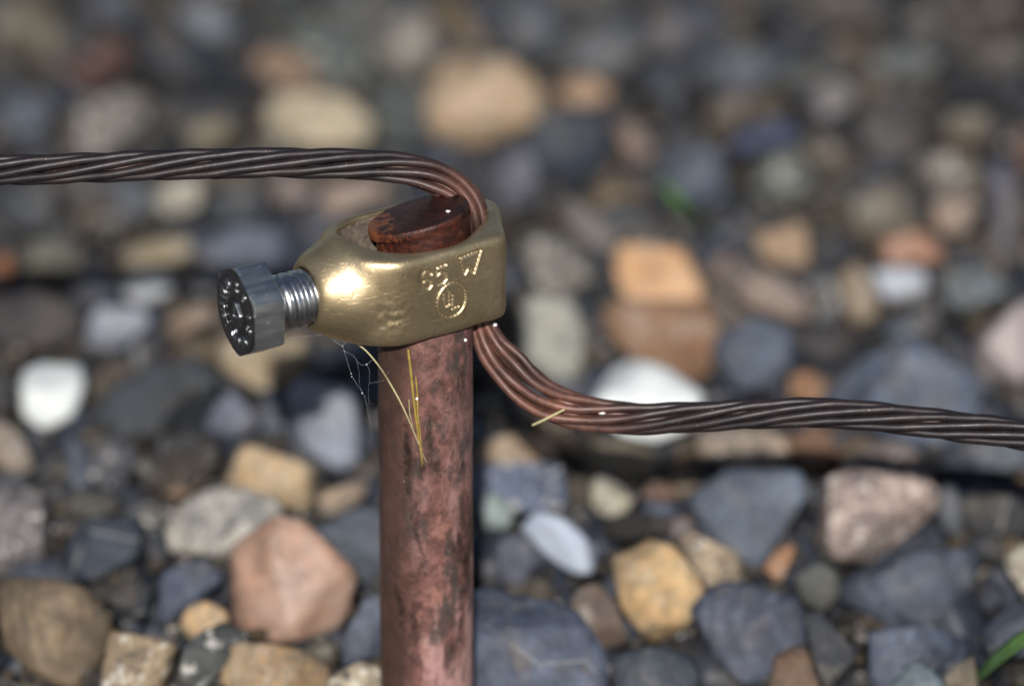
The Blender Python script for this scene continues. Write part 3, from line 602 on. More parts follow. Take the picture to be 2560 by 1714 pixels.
def inside(P, x, y):
    r = False; j = len(P)-1
    for i in range(len(P)):
        if (P[i][1] > y) != (P[j][1] > y) and x < (P[j][0]-P[i][0])*(y-P[i][1])/(P[j][1]-P[i][1])+P[i][0]: r = not r
        j = i
    return r
FILL = [((74, 82, 100), 'plain', 'slate_stone'), ((50, 55, 66), 'plain', 'slate_stone'), ((98, 90, 78), 'earthy', 'brown_stone'), ((74, 80, 92), 'plain', 'slate_stone'),
        ((122, 108, 90), 'earthy', 'brown_stone'), ((108, 106, 106), 'speckled', 'granite_stone')]
FLAB = {'slate_stone': 'dark slate chip half hidden in a gap between larger gravel stones',
        'brown_stone': 'dull brown chip half hidden in a gap between larger gravel stones',
        'granite_stone': 'grey speckled chip half hidden in a gap between larger gravel stones'}
rnd = random.Random(77)
protos = []
for i in range(14):
    pl = []
    for _ in range(13):
        v = np.array([rnd.gauss(0, 1) for _ in range(3)]); pl.append((v/np.linalg.norm(v), rnd.uniform(.62, 1.0)))
    for s in np.vstack([np.eye(3), -np.eye(3)]): pl.append((s, rnd.uniform(.8, 1.05)))
    V, F = rock(pl, 3, .06, 300+i, k=90); Vl, Fl = rock(pl, 2, .06, 300+i, k=90)
    me = {}
    protos.append((V, F, Vl, Fl, me))
bed = {'plain': [], 'earthy': [], 'speckled': []}; bedcol = {}
n_ind = 0; chips = []
y = -330.0
while y < 900:
    step = 11.5 if -20 < y < 420 else 15
    x = -300.0 if y < 420 else -420
    while x < -(-300.0 if y < 420 else -420):
        px_ = x + rnd.uniform(-4.5, 4.5); py_ = y + rnd.uniform(-4.5, 4.5); r = rnd.uniform(5.0, 8.6)*step/11.5
        x += step
        if math.hypot(px_, py_) < 8.6 + r*.5: continue
        c = np.array([px_, py_, GROUND - 8.5 + rnd.uniform(-3, 2.0)])
        X, Y = project(c)
        w = rnd.random(); fi = rnd.choices(range(6), (28, 22, 14, 18, 10, 8))[0]
        col, kind, nm = FILL[fi]
        i = rnd.randrange(14); V, F, Vl, Fl, me = protos[i]
        rot = Matrix.Rotation(rnd.uniform(0, 6.28), 3, 'Z') @ Matrix.Rotation(rnd.uniform(0, 6.28), 3, 'X')
        S = Matrix.Diagonal((r*rnd.uniform(.9, 1.25), r*rnd.uniform(.8, 1.1), r*rnd.uniform(.6, .9)))
        M3 = np.array(rot @ S)
        vis = -10 < X < W0+10 and -10 < Y < H0+10 and not any(inside(P, X, Y) for P in cover)
        if vis and n_ind < 125:
            if kind not in me:
                o = mesh_obj(nm, V, F, MAT[kind]); me[kind] = o.data
            else:
                o = link(bpy.data.objects.new(nm, me[kind]))
            q = rot.to_4x4(); o.matrix_world = Matrix.Translation(Vector(c)*MM) @ q @ S.to_4x4()
            a = lin(col)*ALB*rnd.uniform(.55, 1.0); o.color = (*[float(v) for v in a], 1)
            chips.append((o, nm, X, Y)); n_ind += 1
        else:
            near = y < 420 and abs(px_) < 160 and y > -10
            VV, FF = (Vl, Fl)
            bed.setdefault(fi, []).append(((VV@M3.T)+c, FF))
    y += step
for fi in range(6):
    if not bed.get(fi): continue
    col, kind, nm = FILL[fi]
    V, F = join(bed[fi])
    o = mesh_obj('gravel_bed', V, F, MAT[kind])
    o.color = (*[float(v) for v in lin(col)*ALB*.8], 1)
    tag(o, {0: 'mid slate-grey', 1: 'blackish slate', 2: 'dull brown', 3: 'dark blue-grey', 4: 'light brown', 5: 'grey speckled'}[fi] + ' gravel of the bed under the larger stones', 'gravel', None, 'stuff')
# ---- grit: splinters and crumbs lying in the gaps
grit = []; rg = random.Random(5); Dg, Fg = ico(1)
for _ in range(5200):
    gx, gy = rg.uniform(-135, 135), rg.uniform(8, 330)
    r = rg.choice((.7, .9, 1.1, 1.5, 2.1)); S = np.array([r*rg.uniform(.7, 1.7), r*rg.uniform(.6, 1.0), r*rg.uniform(.35, .8)])
    M3 = np.array(Matrix.Rotation(rg.uniform(0, 6.3), 3, 'Z') @ Matrix.Rotation(rg.uniform(-.5, .5), 3, 'X'))
    k_ = 1+.3*np.array([rg.uniform(-1, 1) for _ in range(len(Dg))])
    grit.append(((Dg*k_[:, None]*S)@M3.T + np.array([gx, gy, GROUND - 3.0 + rg.uniform(-3, 1.5)]), Fg))
for gi, (gc, gk) in enumerate((((112, 96, 72), 'earthy'), ((70, 74, 84), 'plain'), ((128, 118, 104), 'speckled'))):
    V, F = join(grit[gi::3]); o = mesh_obj('grit', V, F, MAT[gk], smooth=False); o.color = (*[float(v) for v in lin(gc)*ALB*.45], 1)
    tag(o, ('brown', 'dark slate', 'pale grey')[gi] + ' grit and splinters lying between the stones', 'grit', None, 'stuff')
cent = [P.mean(0) for P in cover]; used = set()
for o, nm, X, Y in chips:
    order = sorted(range(len(cent)), key=lambda i: min(math.hypot(X-p[0], Y-p[1]) for p in cover[i]))[:9]
    lab = None
    for i in order:
        dx, dy = X-cent[i][0], Y-cent[i][1]
        w = ('right of' if dx > 0 else 'left of') if abs(dx) > abs(dy) else ('below' if dy > 0 else 'above')
        base = STONES[i][3].split(',')[0].split()[:9]
        while base[-1] in ('the', 'of', 'a', 'to', 'at', 'with', 'and', 'by', 'in', 'under', 'left', 'right', 'behind', 'above', 'below', 'just', 'lower', 'upper', 'big', 'beside', 'between', 'close', 'near', 'far', 'from', 'against', 'down', 'half', 'its', 'on', 'dark', 'large', 'small', 'pale', 'directly', 'speckled', 'touching', 'low', 'grey', 'white', 'brilliant', 'ringed', 'cream', 'tan', 'olive', 'two', 'blue'): base.pop()
        t = {'slate_stone': 'dark slate', 'brown_stone': 'dull brown', 'granite_stone': 'grey speckled'}[nm] + ' chip just ' + w + ' the ' + ' '.join(base)
        if t not in used: lab = t; break
    if lab: used.add(lab)
    tag(o, lab or FLAB[nm], 'stone', 'gravel chips in the gaps')
print('individual fillers', n_ind, 'stones', len(STONES))
# ------------------------------------------------------------------ ground rod
rod = tag(empty('ground_rod', (0, 0, GROUND)), 'weathered round copper ground rod standing upright in the gravel', 'rod')
RR = 8.0
def ring(z, r, cx=0.0, slope=(0, 0), n=64, wob=None):
    a = np.linspace(0, 2*math.pi, n, endpoint=False)
    rr = np.full(n, r) if wob is None else r+wob(a)
    x, y = cx+rr*np.cos(a), rr*np.sin(a)
    return np.stack([x, y, z + slope[0]*x + slope[1]*y], 1)
def loft(rings, cap0=True, cap1=True):
    n = len(rings[0]); V = np.vstack(rings); F = []
    for i in range(len(rings)-1):
        for j in range(n):
            k = (j+1) % n; F.append((i*n+j, i*n+k, (i+1)*n+k, (i+1)*n+j))
    if cap0: F.append(tuple(range(n))[::-1])
    if cap1: F.append(tuple((len(rings)-1)*n+j for j in range(n)))
    return V, F
OFF = np.array([0, 0, -GROUND])
rnd = random.Random(3)
def dent(z):
    return lambda a: np.array([.07*mnoise.noise(Vector((math.cos(t)*2.2, math.sin(t)*2.2, z*.09))) + .03*mnoise.noise(Vector((math.cos(t)*6, math.sin(t)*6, z*.25))) for t in a])
rings = [ring(z, RR, 0.0, wob=dent(z)) for z in np.linspace(GROUND-16, 1.0, 76)]
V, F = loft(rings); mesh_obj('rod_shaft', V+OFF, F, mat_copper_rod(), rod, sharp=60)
SL = (.27, -.10)
def lip(a):   # burr pushed over on the side toward the bolt
    return .75*np.maximum(0, np.cos(a-math.pi*1.06))**2 + np.array([.16*mnoise.noise(Vector((math.cos(t)*2, math.sin(t)*2, 7))) + .14*mnoise.noise(Vector((math.cos(t)*6, math.sin(t)*6, 3))) for t in a])
tz = 10.6
rings = [ring(1.02, 7.98), ring(4.0, 7.95, -.1), ring(7.6, 7.9, -.3, (0, 0)), ring(8.6, 7.95, -.4, (SL[0]*.45, SL[1]*.45)), ring(tz-2.0, 7.95, -.55, (SL[0]*.8, SL[1]*.8)), ring(tz-1.7, 8.0, -.6, SL, wob=lip), ring(tz-1.2, 8.15, -.65, SL, wob=lip),
         ring(tz-.55, 8.1, -.7, SL, wob=lip), ring(tz-.2, 8.0, -.75, SL, wob=lip), ring(tz-.03, 7.8, -.78, SL, wob=lip), ring(tz, 7.5, -.8, SL, wob=lip)]
for q in np.linspace(.85, .05, 9): rings.append(ring(tz+.02, 7.5*q, -.8, SL, wob=lambda a: .75*q*np.maximum(0, np.cos(a-math.pi*1.06))**2))
V, F = loft(rings); mesh_obj('rod_top', V+OFF, F, mat_rod_top(), rod, sharp=50)['label'] = 'dark red-brown oxidised top of the rod, cut slantwise with a burred edge'

# ------------------------------------------------------------------ clamp
PSI = math.radians(27.0)
UA = np.array([math.cos(PSI), math.sin(PSI), 0]); VA = np.array([-math.sin(PSI), math.cos(PSI), 0]); ZA = np.array([0, 0, 1.0])
clamp = tag(empty('rod_clamp'), 'cast bronze acorn clamp with a steel bolt gripping the rod top and the wire', 'clamp')
OUT = np.array([(-15.5, 7.6), (-11, 10.5), (6.3, 11.2), (15.0, 6.3), (16.2, 4.2), (10.9, -9.2), (-10, -11.2), (-15.5, -7.6)])
INN = np.array([(-15.6, 2.5), (-14, 6), (-9, 8.5), (3, 8.9), (7, 6.6), (11.9, 1.6), (11.9, -0.6), (7, -5.6), (3, -8.4), (-4.4, -8.7), (-11.2, -6.0), (-14.6, -2)])
HZ = 8.1
def halfplanes(P):
    c = P.mean(0); N, Hh = [], []
    for i in range(len(P)):
        a, b = P[i], P[(i+1) % len(P)]; e = b-a; n = np.array([e[1], -e[0]]); n /= np.linalg.norm(n)
        if n@(a-c) < 0: n = -n
        N.append(n); Hh.append(n@a)
    return np.array(N), np.array(Hh)
NO, HO = halfplanes(OUT); NI, HI = halfplanes(INN)
def lse(L, k):
    M = np.maximum.reduce(L)
    return M + k*np.log(sum(np.exp((l-M)/k) for l in L))
def smin(a, b, k):
    h = np.maximum(k-np.abs(a-b), 0)/k
    return np.minimum(a, b) - h*h*h*k/6
def sdf(u, v, z):
    # top and bottom faces dip a little where the boss begins
    body = lse([n[0]*u+n[1]*v-h for n, h in zip(NO, HO)] + [z-HZ, -z-HZ], .78)
    q = np.sqrt(v*v+z*z)
    ell = (np.sqrt(((u+14.0)/11.2)**2 + (q/8.7)**2)-1)*8.7
    boss = lse([ell, -22.4-u], .35)
    d = smin(body, boss, 5.0)
    hole = lse([n[0]*u+n[1]*v-h for n, h in zip(NI, HI)], .9)
    d = lse([d, -hole], .42)
    bore = np.maximum(q-4.95, u+9.0)
    d = lse([d, -bore], .16)
    # cast unevenness
    d = d + .10*np.sin(u*.55+1.3)*np.sin(v*.6+.4)*np.sin(z*.5+2.0)
    return d
def surface_nets(f, lo, hi, st):
    ax = [np.arange(lo[i], hi[i]+st, st) for i in range(3)]
    U, Vv, Z = np.meshgrid(*ax, indexing='ij'); D = f(U, Vv, Z); S = D < 0
    nx, ny, nz = D.shape
    acc = np.zeros((nx-1, ny-1, nz-1, 3)); cnt = np.zeros((nx-1, ny-1, nz-1))
    cor = [(i, j, k) for i in (0, 1) for j in (0, 1) for k in (0, 1)]
    sl = lambda c: (slice(c[0], nx-1+c[0]), slice(c[1], ny-1+c[1]), slice(c[2], nz-1+c[2]))
    for a in cor:
        for d in range(3):
            if a[d]: continue
            b = list(a); b[d] = 1; b = tuple(b)
            da, db = D[sl(a)], D[sl(b)]; cr = S[sl(a)] != S[sl(b)]
            t = np.where(cr, da/np.where(cr, da-db, 1), 0)
            for e in range(3):
                acc[..., e] += np.where(cr, a[e] + (t if e == d else 0), 0)
            cnt += cr
    act = cnt > 0; idx = np.full(act.shape, -1, int); idx[act] = np.arange(act.sum())
    I = np.argwhere(act); P = (I + acc[act]/cnt[act][:, None])*st + np.array(lo)
    F = []
    for d in range(3):
        e1, e2 = (d+1) % 3, (d+2) % 3
        sh = [slice(None)]*3; sh[d] = slice(0, -1); s2 = [slice(None)]*3; s2[d] = slice(1, None)
        E = np.argwhere(S[tuple(sh)] != S[tuple(s2)])
        ok = (E[:, e1] > 0) & (E[:, e2] > 0) & (E[:, e1] < D.shape[e1]-1) & (E[:, e2] < D.shape[e2]-1); E = E[ok]
        ins = S[E[:, 0], E[:, 1], E[:, 2]]
        def vid(o1, o2):
            Q = E.copy(); Q[:, e1] += o1; Q[:, e2] += o2; return idx[Q[:, 0], Q[:, 1], Q[:, 2]]
        q = np.stack([vid(-1, -1), vid(0, -1), vid(0, 0), vid(-1, 0)], 1)
        q[~ins] = q[~ins][:, ::-1]; F.append(q)
    return P, np.vstack(F)
def relax(P, it=3):
    for _ in range(it):
        e = .02; d = sdf(*P.T)
        g = np.stack([(sdf(P[:, 0]+e, P[:, 1], P[:, 2])-d)/e, (sdf(P[:, 0], P[:, 1]+e, P[:, 2])-d)/e, (sdf(P[:, 0], P[:, 1], P[:, 2]+e)-d)/e], 1)
        P = P - (d/np.maximum((g**2).sum(1), .2))[:, None]*g*.9
    return P, g/np.linalg.norm(g, axis=1)[:, None]
P, Fq = surface_nets(sdf, (-25, -14.5, -11), (18.5, 14.5, 11), .36)
P, Nn = relax(P)

# cast-in marks on the front wall: strokes read in the photograph's own place and size
def face_uv(X, Y):
    px, py = 960+X/5.6, 580+Y/5.6
    q = at_plane(px, py, VA*-10.55, VA); return np.array([q@UA, q[2]])
STROKES = []
def stroke(pts, w=.29): STROKES.append((np.array([face_uv(*p) for p in pts]), w))
stroke([(655, 585), (600, 535), (535, 560), (510, 640), (515, 720), (560, 775), (620, 785), (655, 740), (640, 675), (585, 668), (535, 690)])           # 6
stroke([(865, 460), (740, 500), (738, 605), (800, 555), (865, 590), (875, 660), (830, 715), (760, 735)])                                       # 5
stroke([(1070, 378), (1385, 290), (1282, 590), (1205, 505), (1150, 600), (1070, 378)])                                                     # barred W
cx, cy = 950, 955
stroke([(cx+212*math.cos(t), cy+238*math.sin(t)-40*math.cos(t)) for t in np.linspace(0, 2*math.pi, 40)], .24)
stroke([(835, 870), (845, 985), (880, 1050), (925, 1020), (912, 830)], .22)
stroke([(905, 800), (975, 895), (965, 1090), (1055, 1050)], .22)
def stroke_dist(u, z):
    best = np.full(u.shape, 9.0); par = np.zeros(u.shape)
    for pts, w in STROKES:
        s0 = 0.0
        for a, b in zip(pts[:-1], pts[1:]):
            e = b-a; L = max(e@e, 1e-9); t = np.clip(((u-a[0])*e[0]+(z-a[1])*e[1])/L, 0, 1)
            d = np.hypot(u-a[0]-t*e[0], z-a[1]-t*e[1])/w
            m = d < best; best = np.where(m, d, best); par = np.where(m, s0+t*math.sqrt(L), par); s0 += math.sqrt(L)
    return best, par
cent = P[Fq].mean(1); fn = Nn[Fq].mean(1)
sel = (cent[:, 0] > -5.2) & (cent[:, 0] < 10) & (np.abs(cent[:, 2]) < 7.2) & (cent[:, 1] < -9) & (fn[:, 1] < -.8)
bm = bmesh.new(); bv = [bm.verts.new(p) for p in P]
bf = [bm.faces.new([bv[i] for i in q]) for q in Fq]
ed = set()
for f, s in zip(bf, sel):
    if s: ed.update(f.edges)
bmesh.ops.subdivide_edges(bm, edges=list(ed), cuts=4, use_grid_fill=True)
bm.verts.index_update(); bm.normal_update()
P2 = np.array([v.co[:] for v in bm.verts]); F2 = [[v.index for v in f.verts] for f in bm.faces]; bm.free()
P2, N2 = relax(P2, 2)
front = (N2[:, 1] < -.6) & (P2[:, 1] < -8.5)
dd, par = stroke_dist(P2[:, 0], P2[:, 2])
bead = .85 + .16*np.sin(par*13.0)*np.sin(par*5.1+1)
dep = np.where(front, -.33*np.clip(1-(dd/1.3)**2, 0, 1)**.8*bead +   .03*np.exp(-((dd-1.75)/.45)**2), 0)
lump = np.exp(-(((P2[:, 0]+11.3)/2.4)**2 + ((P2[:, 1]+10.4)/2.6)**2 + ((P2[:, 2]+2.2)/3.0)**2))
for i in np.nonzero(lump > .03)[0]:
    q = Vector(P2[i]); dep[i] += lump[i]*(.26*mnoise.noise(q*.95) + .16*mnoise.noise(q*2.1))
P2 = P2 + N2*dep[:, None]
hole = lse([n[0]*P2[:, 0]+n[1]*P2[:, 1]-h for n, h in zip(NI, HI)], .9)
Wc = P2[:, :1]*UA + P2[:, 1:2]*VA + P2[:, 2:3]*ZA
cb = mesh_obj('clamp_body', Wc, F2, mat_brass(), clamp)
cb.data.materials.append(mat_brass_rough())
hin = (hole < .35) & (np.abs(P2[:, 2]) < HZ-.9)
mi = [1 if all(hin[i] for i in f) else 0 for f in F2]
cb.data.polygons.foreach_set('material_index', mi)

# ------------------------------------------------------------------ bolt
AX = -UA
zb = 0.0
for _ in range(4):
    # head face centre appears at this pixel
    tt = 34.0
    for _ in range(6):
        X, Y = project(AX*tt + ZA*zb); tt += (X-588)/(UA[0]/MMPX)
    zb += (Y-781)*MMPX/CP
BO = ZA*zb
Bx = AX; By = VA; Bz = np.cross(Bx, By)
bolt = bpy.data.objects.new('bolt', None); bolt.empty_display_size = .005; link(bolt, clamp); bolt.location = Vector(BO)*MM
R3 = Matrix(((Bx[0], By[0], Bz[0]), (Bx[1], By[1], Bz[1]), (Bx[2], By[2], Bz[2])))
bolt.rotation_euler = R3.to_euler()
def bl(Pw): # world -> bolt frame
    q = np.asarray(Pw)-BO; return np.array([q@Bx, q@By, q@Bz])
TF = tt                                    # face of the head along the axis
TB = TF-5.9
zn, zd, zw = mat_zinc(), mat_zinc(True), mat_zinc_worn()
# threaded shank: a true helix
n_a, pit = 72, 1.8
xs = np.arange(9.0, TB-.9, .09); a = np.linspace(0, 2*math.pi, n_a, endpoint=False)
ph = (xs[:, None]/pit - a[None, :]/(2*math.pi)) % 1.0
prof = np.clip(1.5-2.7*np.abs(ph-.5), 0, 1); prof = prof*prof*(3-2*prof)
fade = np.clip((TB-1.0-xs)/1.2, 0, 1)[:, None]
r = 3.95 + .85*prof*(.25+.75*fade) + .0*xs[:, None]
V = np.stack([np.broadcast_to(xs[:, None], r.shape), r*np.cos(a), r*np.sin(a)], -1).reshape(-1, 3)
F = []
for i in range(len(xs)-1):
    for j in range(n_a):
        k = (j+1) % n_a; F.append((i*n_a+j, i*n_a+k, (i+1)*n_a+k, (i+1)*n_a+j))
F.append(tuple(range(n_a))); F.append(tuple((len(xs)-1)*n_a+j for j in range(n_a)))
mesh_obj('threaded_shank', V, F, zn, bolt, sharp=50)
# hexagonal head
P1 = bl(at_plane(500+447/5.228, 620+243/5.228, BO+AX*TF, AX)); ph0 = math.atan2(P1[2], P1[1])
AP, RC = 7.2, 7.15
th = np.concatenate([ph0 + k*math.pi/3 + np.linspace(0, math.pi/3, 12, endpoint=False) for k in range(6)])
rel = ((th-ph0) % (math.pi/3)) - math.pi/6
RH = np.minimum(AP/np.cos(rel), AP/math.cos(math.pi/6)-.17)
def hring(x, rr): return np.stack([np.full(len(th), x), rr*np.cos(th), rr*np.sin(th)], 1)
rings = [hring(TB-1.0, np.full(len(th), 4.3)), hring(TB-.35, np.full(len(th), 4.75)), hring(TB-.05, np.full(len(th), 6.2)), hring(TB, np.minimum(RH, 6.9))]
for t in (5.6, 4.5, 3.2, 2.2, 1.6, 1.2, .95, .75, .6, .45, .3, .15):
    rings.append(hring(TF-t, np.minimum(RH, RC+t*2.4) - (.12 if t == 5.6 else 0)))
V, F = loft(rings, True, False)
mesh_obj('hex_head', V, F, zw, bolt, sharp=22)
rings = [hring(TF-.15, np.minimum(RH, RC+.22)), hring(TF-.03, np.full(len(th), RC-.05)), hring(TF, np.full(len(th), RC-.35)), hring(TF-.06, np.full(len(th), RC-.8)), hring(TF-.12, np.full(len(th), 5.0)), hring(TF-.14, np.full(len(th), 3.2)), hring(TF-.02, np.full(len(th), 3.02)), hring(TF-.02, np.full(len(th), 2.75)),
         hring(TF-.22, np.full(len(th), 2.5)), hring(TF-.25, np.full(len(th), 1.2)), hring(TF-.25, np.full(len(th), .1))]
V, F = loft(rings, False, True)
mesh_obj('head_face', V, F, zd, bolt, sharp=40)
# raised lettering round the face
def face_px(X, Y): return bl(at_plane(530+X/8.254, 690+Y/8.254, BO+AX*TF, AX))
LET = [('M', 310, 180), ('2', 490, 245), ('0', 640, 490), ('1', 790, 870), ('S', 755, 1140), ('W', 640, 1345), ('N', 520, 1350), ('H', 425, 1320), ('L', 275, 1000), ('8', 180, 830), ('U', 145, 600), ('W', 185, 290)]
def glyph(ch, size, depth):
    cu = bpy.data.curves.new('letter', 'FONT'); cu.body = ch; cu.size = size*MM*1.0; cu.align_x = 'CENTER'; cu.align_y = 'CENTER'
    cu.extrude = depth*MM; cu.bevel_depth = .08*MM; cu.bevel_resolution = 2; cu.resolution_u = 3; cu.offset = .03*MM
    ob = bpy.data.objects.new('tmp', cu); SC.collection.objects.link(ob); bpy.context.view_layer.update()
    me = bpy.data.meshes.new_from_object(ob.evaluated_get(bpy.context.evaluated_depsgraph_get()))
    bpy.data.objects.remove(ob); bpy.data.curves.remove(cu); me.name = 'letter'
    return me
for ch, X, Y in LET:
    q = face_px(X, Y); rad = math.hypot(q[1], q[2]); k = min(1, 5.0/rad); y_, z_ = q[1]*k, q[2]*k
    me = glyph(ch, 2.3, .02); me.materials.clear(); me.materials.append(zn)
    me.polygons.foreach_set('use_smooth', [True]*len(me.polygons))
    o = link(bpy.data.objects.new('letter', me), bolt)
    rd = Vector((0, y_, z_)).normalized(); nx = Vector((1, 0, 0)); sd_ = rd.cross(nx)
    M = Matrix((sd_, rd, nx)).transposed()
    o.matrix_local = Matrix.Translation(Vector((TF-.02, y_, z_))*MM) @ M.to_4x4()
# three-cornered mark in the middle
tri = [np.array([TF-.2, 1.7*math.cos(t), 1.7*math.sin(t)]) for t in (ph0+.3, ph0+.3+2.1, ph0+.3+4.2)]
pts = np.vstack([np.linspace(tri[i], tri[(i+1) % 3], 6, endpoint=False) for i in range(3)] + [tri[0][None]])
V, F = tube(pts, .17, 8); mesh_obj('triangle_mark', V, F, zn, bolt)

# ------------------------------------------------------------------ stranded wire
wire = tag(empty('stranded_wire', (0, 0, 0)), 'brown oxidised stranded copper wire bent over the rod top and passing down through the clamp', 'wire')
WP = [(-900, 640, 20), (-600, 520, 16), (-300, 448, 11), (-100, 431, 9), (0, 426, 8), (250, 419, 7.5), (450, 411, 7.5), (700, 407, 7.5), (880, 410, 7.5), (1000, 420, 7.5), (1080, 440, 7.3), (1140, 474, 6.9),
      (1172, 515, 6.2), (1186, 560, 5.4), (1192, 620, 5.0), (1194, 700, 5.0), (1196, 765, 5.0), (1206, 815, 4.4), (1232, 872, 3.4), (1278, 930, 2.0), (1345, 985, 0.5), (1440, 1026, -1.0), (1560, 1044, -2.4),
      (1750, 1042, -3.8), (2000, 1031, -5.0), (2200, 1042, -6.0), (2400, 1066, -7.0), (2560, 1088, -8), (2760, 1130, -10), (3000, 1260, -13), (3200, 1500, -17)]
ctl = np.array([at_y(a_, b_, c_) for a_, b_, c_ in WP])
C, s = resample(catmull(ctl, 24), .8)
pxs = np.array([project(c) for c in C])
T, N, B = frames(C)
i_cl = np.argmin(np.linalg.norm(C-at_y(1194, 700, 5.0), axis=1)); sc0 = s[i_cl]; ds = s-sc0
def sm(x, a, b):
    t = np.clip((x-a)/(b-a), 0, 1); return t*t*(3-2*t)
# twist eases off where the strands are spread by the clamp
rate = np.where(ds < 0, .12+.88*sm(-ds, 12, 34), .10+.90*sm(ds, 12, 36))
phi = -np.cumsum(np.concatenate([[0], np.diff(s)*rate[1:]]))*2*math.pi/78.0
phi -= phi[i_cl]
dst = .775
spread = np.where(ds < 0, 1.0 + .22*np.exp(-((ds+17)/9)**2) - .18*np.exp(-(ds/9)**2), 1.0 + .62*np.exp(-((ds-21)/9.5)**2) + .10*np.exp(-((ds-38)/12)**2) - .18*np.exp(-(ds/8)**2))
Rb = 1.86
bare = np.where(ds < 0, np.exp(-(np.maximum(0, -ds-14)/9)**2), np.exp(-(np.maximum(0, ds-26)/14)**2))
stm = mat_strand(); rs = random.Random(11)
NSTR = 7
for k in range(NSTR+2):
    core = k >= NSTR
    th0 = 2*math.pi*k/NSTR if not core else math.pi*(k-NSTR)+.3
    pa, pb, pc = rs.uniform(0, 6), rs.uniform(0, 6), rs.uniform(.16, .24)
    loose = np.where(ds < 0, np.exp(-((ds+16)/10)**2)*.7, np.exp(-((ds-22)/10)**2))
    dphi = loose*(.18*np.sin(ds*pc+pa)) + .05*np.sin(ds*.21+pb)
    rr = (Rb if not core else .62)*spread*(1+loose*.16*np.sin(ds*pc*1.3+pb)) + .07*np.sin(s*.35+pa) + .05*np.sin(s*.83+pb)
    an = phi+th0+dphi
    # squeezed flat between rod and clamp nose
    fl = np.exp(-(ds/12)**4)
    oN = rr*np.cos(an)*(1-.25*fl); oB = rr*np.sin(an)*(1-.25*fl)
    ctr = C + oN[:, None]*N + oB[:, None]*B
    V, F = tube(ctr, dst*(1+.02*np.sin(s*.9+pa)), 12)
    o = mesh_obj('strand', V, F, stm, wire)
    at = o.data.attributes.new('bare', 'FLOAT', 'POINT')
    inner = .35 if core else 0
    bv_ = np.clip(np.repeat(bare, 12)*.85+inner, 0, 1)
    at.data.foreach_set('value', bv_.astype(np.float32))

# ------------------------------------------------------------------ small things caught on the rod and wire
straw = simple('pale_straw', (178, 170, 128), .5, 0, 900, .2, .03); yel = simple('yellow_straw', (150, 128, 64), .5, 0, 900, .25, .03)
def on_rod(px, py, lift=.15):
    d = ray(px, py); # hit the shaft
    a_ = d[0]**2+d[1]**2; b_ = 2*(CAM[0]*d[0]+CAM[1]*d[1]); c_ = CAM[0]**2+CAM[1]**2-(RR+lift)**2
    disc = b_*b_-4*a_*c_
    if disc < 0: return at_y(px, py, -RR*.2)
    return CAM + d*(-b_-math.sqrt(disc))/(2*a_)
def blade(name, pts, r0, mat, label, cat, taper=(.6, .35)):
    Cc, ss = resample(catmull(np.array(pts), 12), .35 if len(pts) > 2 else .3)
    t = ss/ss[-1]; r = r0*(taper[0]+(1-taper[0])*np.sin(np.clip(t*3.14, 0, 3.14)))*(1-(1-taper[1])*t)
    V, F = tube(Cc, r, 7); o = mesh_obj(name, V, F, mat); tag(o, label, cat); return o
Z4 = lambda X, Y: (880+X/3.408, 780+Y/3.408)
def Zr(X, Y, l=.2): return on_rod(*Z4(X, Y), l)
A0 = at_y(*Z4(5, 245), -8.6); A1 = at_y(*Z4(110, 320), -9.0); A2 = at_y(*Z4(215, 440), -9.2)
blade('straw', [A0, A1, A2, Zr(320, 600, .8), Zr(410, 760, .4), Zr(480, 910, .3), Zr(560, 1100, .25), Zr(635, 1282)], .22, straw, 'long pale straw hanging in an arc from under the clamp onto the rod', 'straw')
blade('straw', [Zr(478, 318), Zr(500, 500, .3), Zr(520, 690, .35), Zr(545, 900, .3), Zr(575, 1120), Zr(600, 1310)], .36, yel, 'thick yellow straw stuck upright to the rod face under the clamp', 'straw')
blade('straw', [Zr(543, 550), Zr(556, 690, .3), Zr(562, 880, .55), Zr(580, 1030, .45), Zr(606, 1290, .4)], .24, yel, 'thin yellow straw stuck to the rod just right of the thick one', 'straw')
blade('straw', [Zr(485, 745), Zr(495, 880, .2), Zr(525, 990, .2)], .12, straw, 'tiny straw sliver between the pale arc straw and the thick yellow one', 'straw')
blade('straw', [at_y(1160+785/4.61, 780+1303/4.61, -3.6), at_y(1160+900/4.61, 780+1250/4.61, -4.0), at_y(1160+1160/4.61, 780+1120/4.61, -4.4)], .24, straw, 'short pale straw lying across the loose strands of the right wire', 'straw', (.9, .9))
grn = simple('green_grass', (84, 118, 62), .5, 0, 300, .2, .05)
def gblade(name, pts, w, label):
    Cc, ss = resample(catmull(np.array(pts), 12), .8); t = ss/ss[-1]
    T_, N_, B_ = frames(Cc); ww = w*np.clip(1.15-t**2.2, 0.05, 1)
    up = np.array([0, -.6, .8]); side = np.cross(T_, up); side /= np.linalg.norm(side, axis=1)[:, None]; nn = np.cross(side, T_)
    prof = [(-1, .22, 0), (-.5, .06, 0), (0, -.12, 0), (.5, .06, 0), (1, .22, 0), (.5, -.10, 0), (0, -.3, 0), (-.5, -.10, 0)]
    V = np.stack([Cc + side*(ww*p[0])[:, None] + nn*(ww*p[1])[:, None] for p in prof], 1).reshape(-1, 3); m_ = len(prof); F = []
    for i in range(len(Cc)-1):
        for j in range(m_):
            k = (j+1) % m_; F.append((i*m_+j, i*m_+k, (i+1)*m_+k, (i+1)*m_+j))
    o = mesh_obj(name, V, F, grn); tag(o, label, 'grass blade', 'green grass blades in the gravel')
q0 = at_z(1760, 556, GROUND); q1 = at_z(1715, 520, GROUND+9); q2 = at_z(1650, 455, GROUND+16)
gblade('grass_blade', [q0, q1, q2], 2.0, 'small blurred green grass blade beyond the wire, in the upper right gravel')
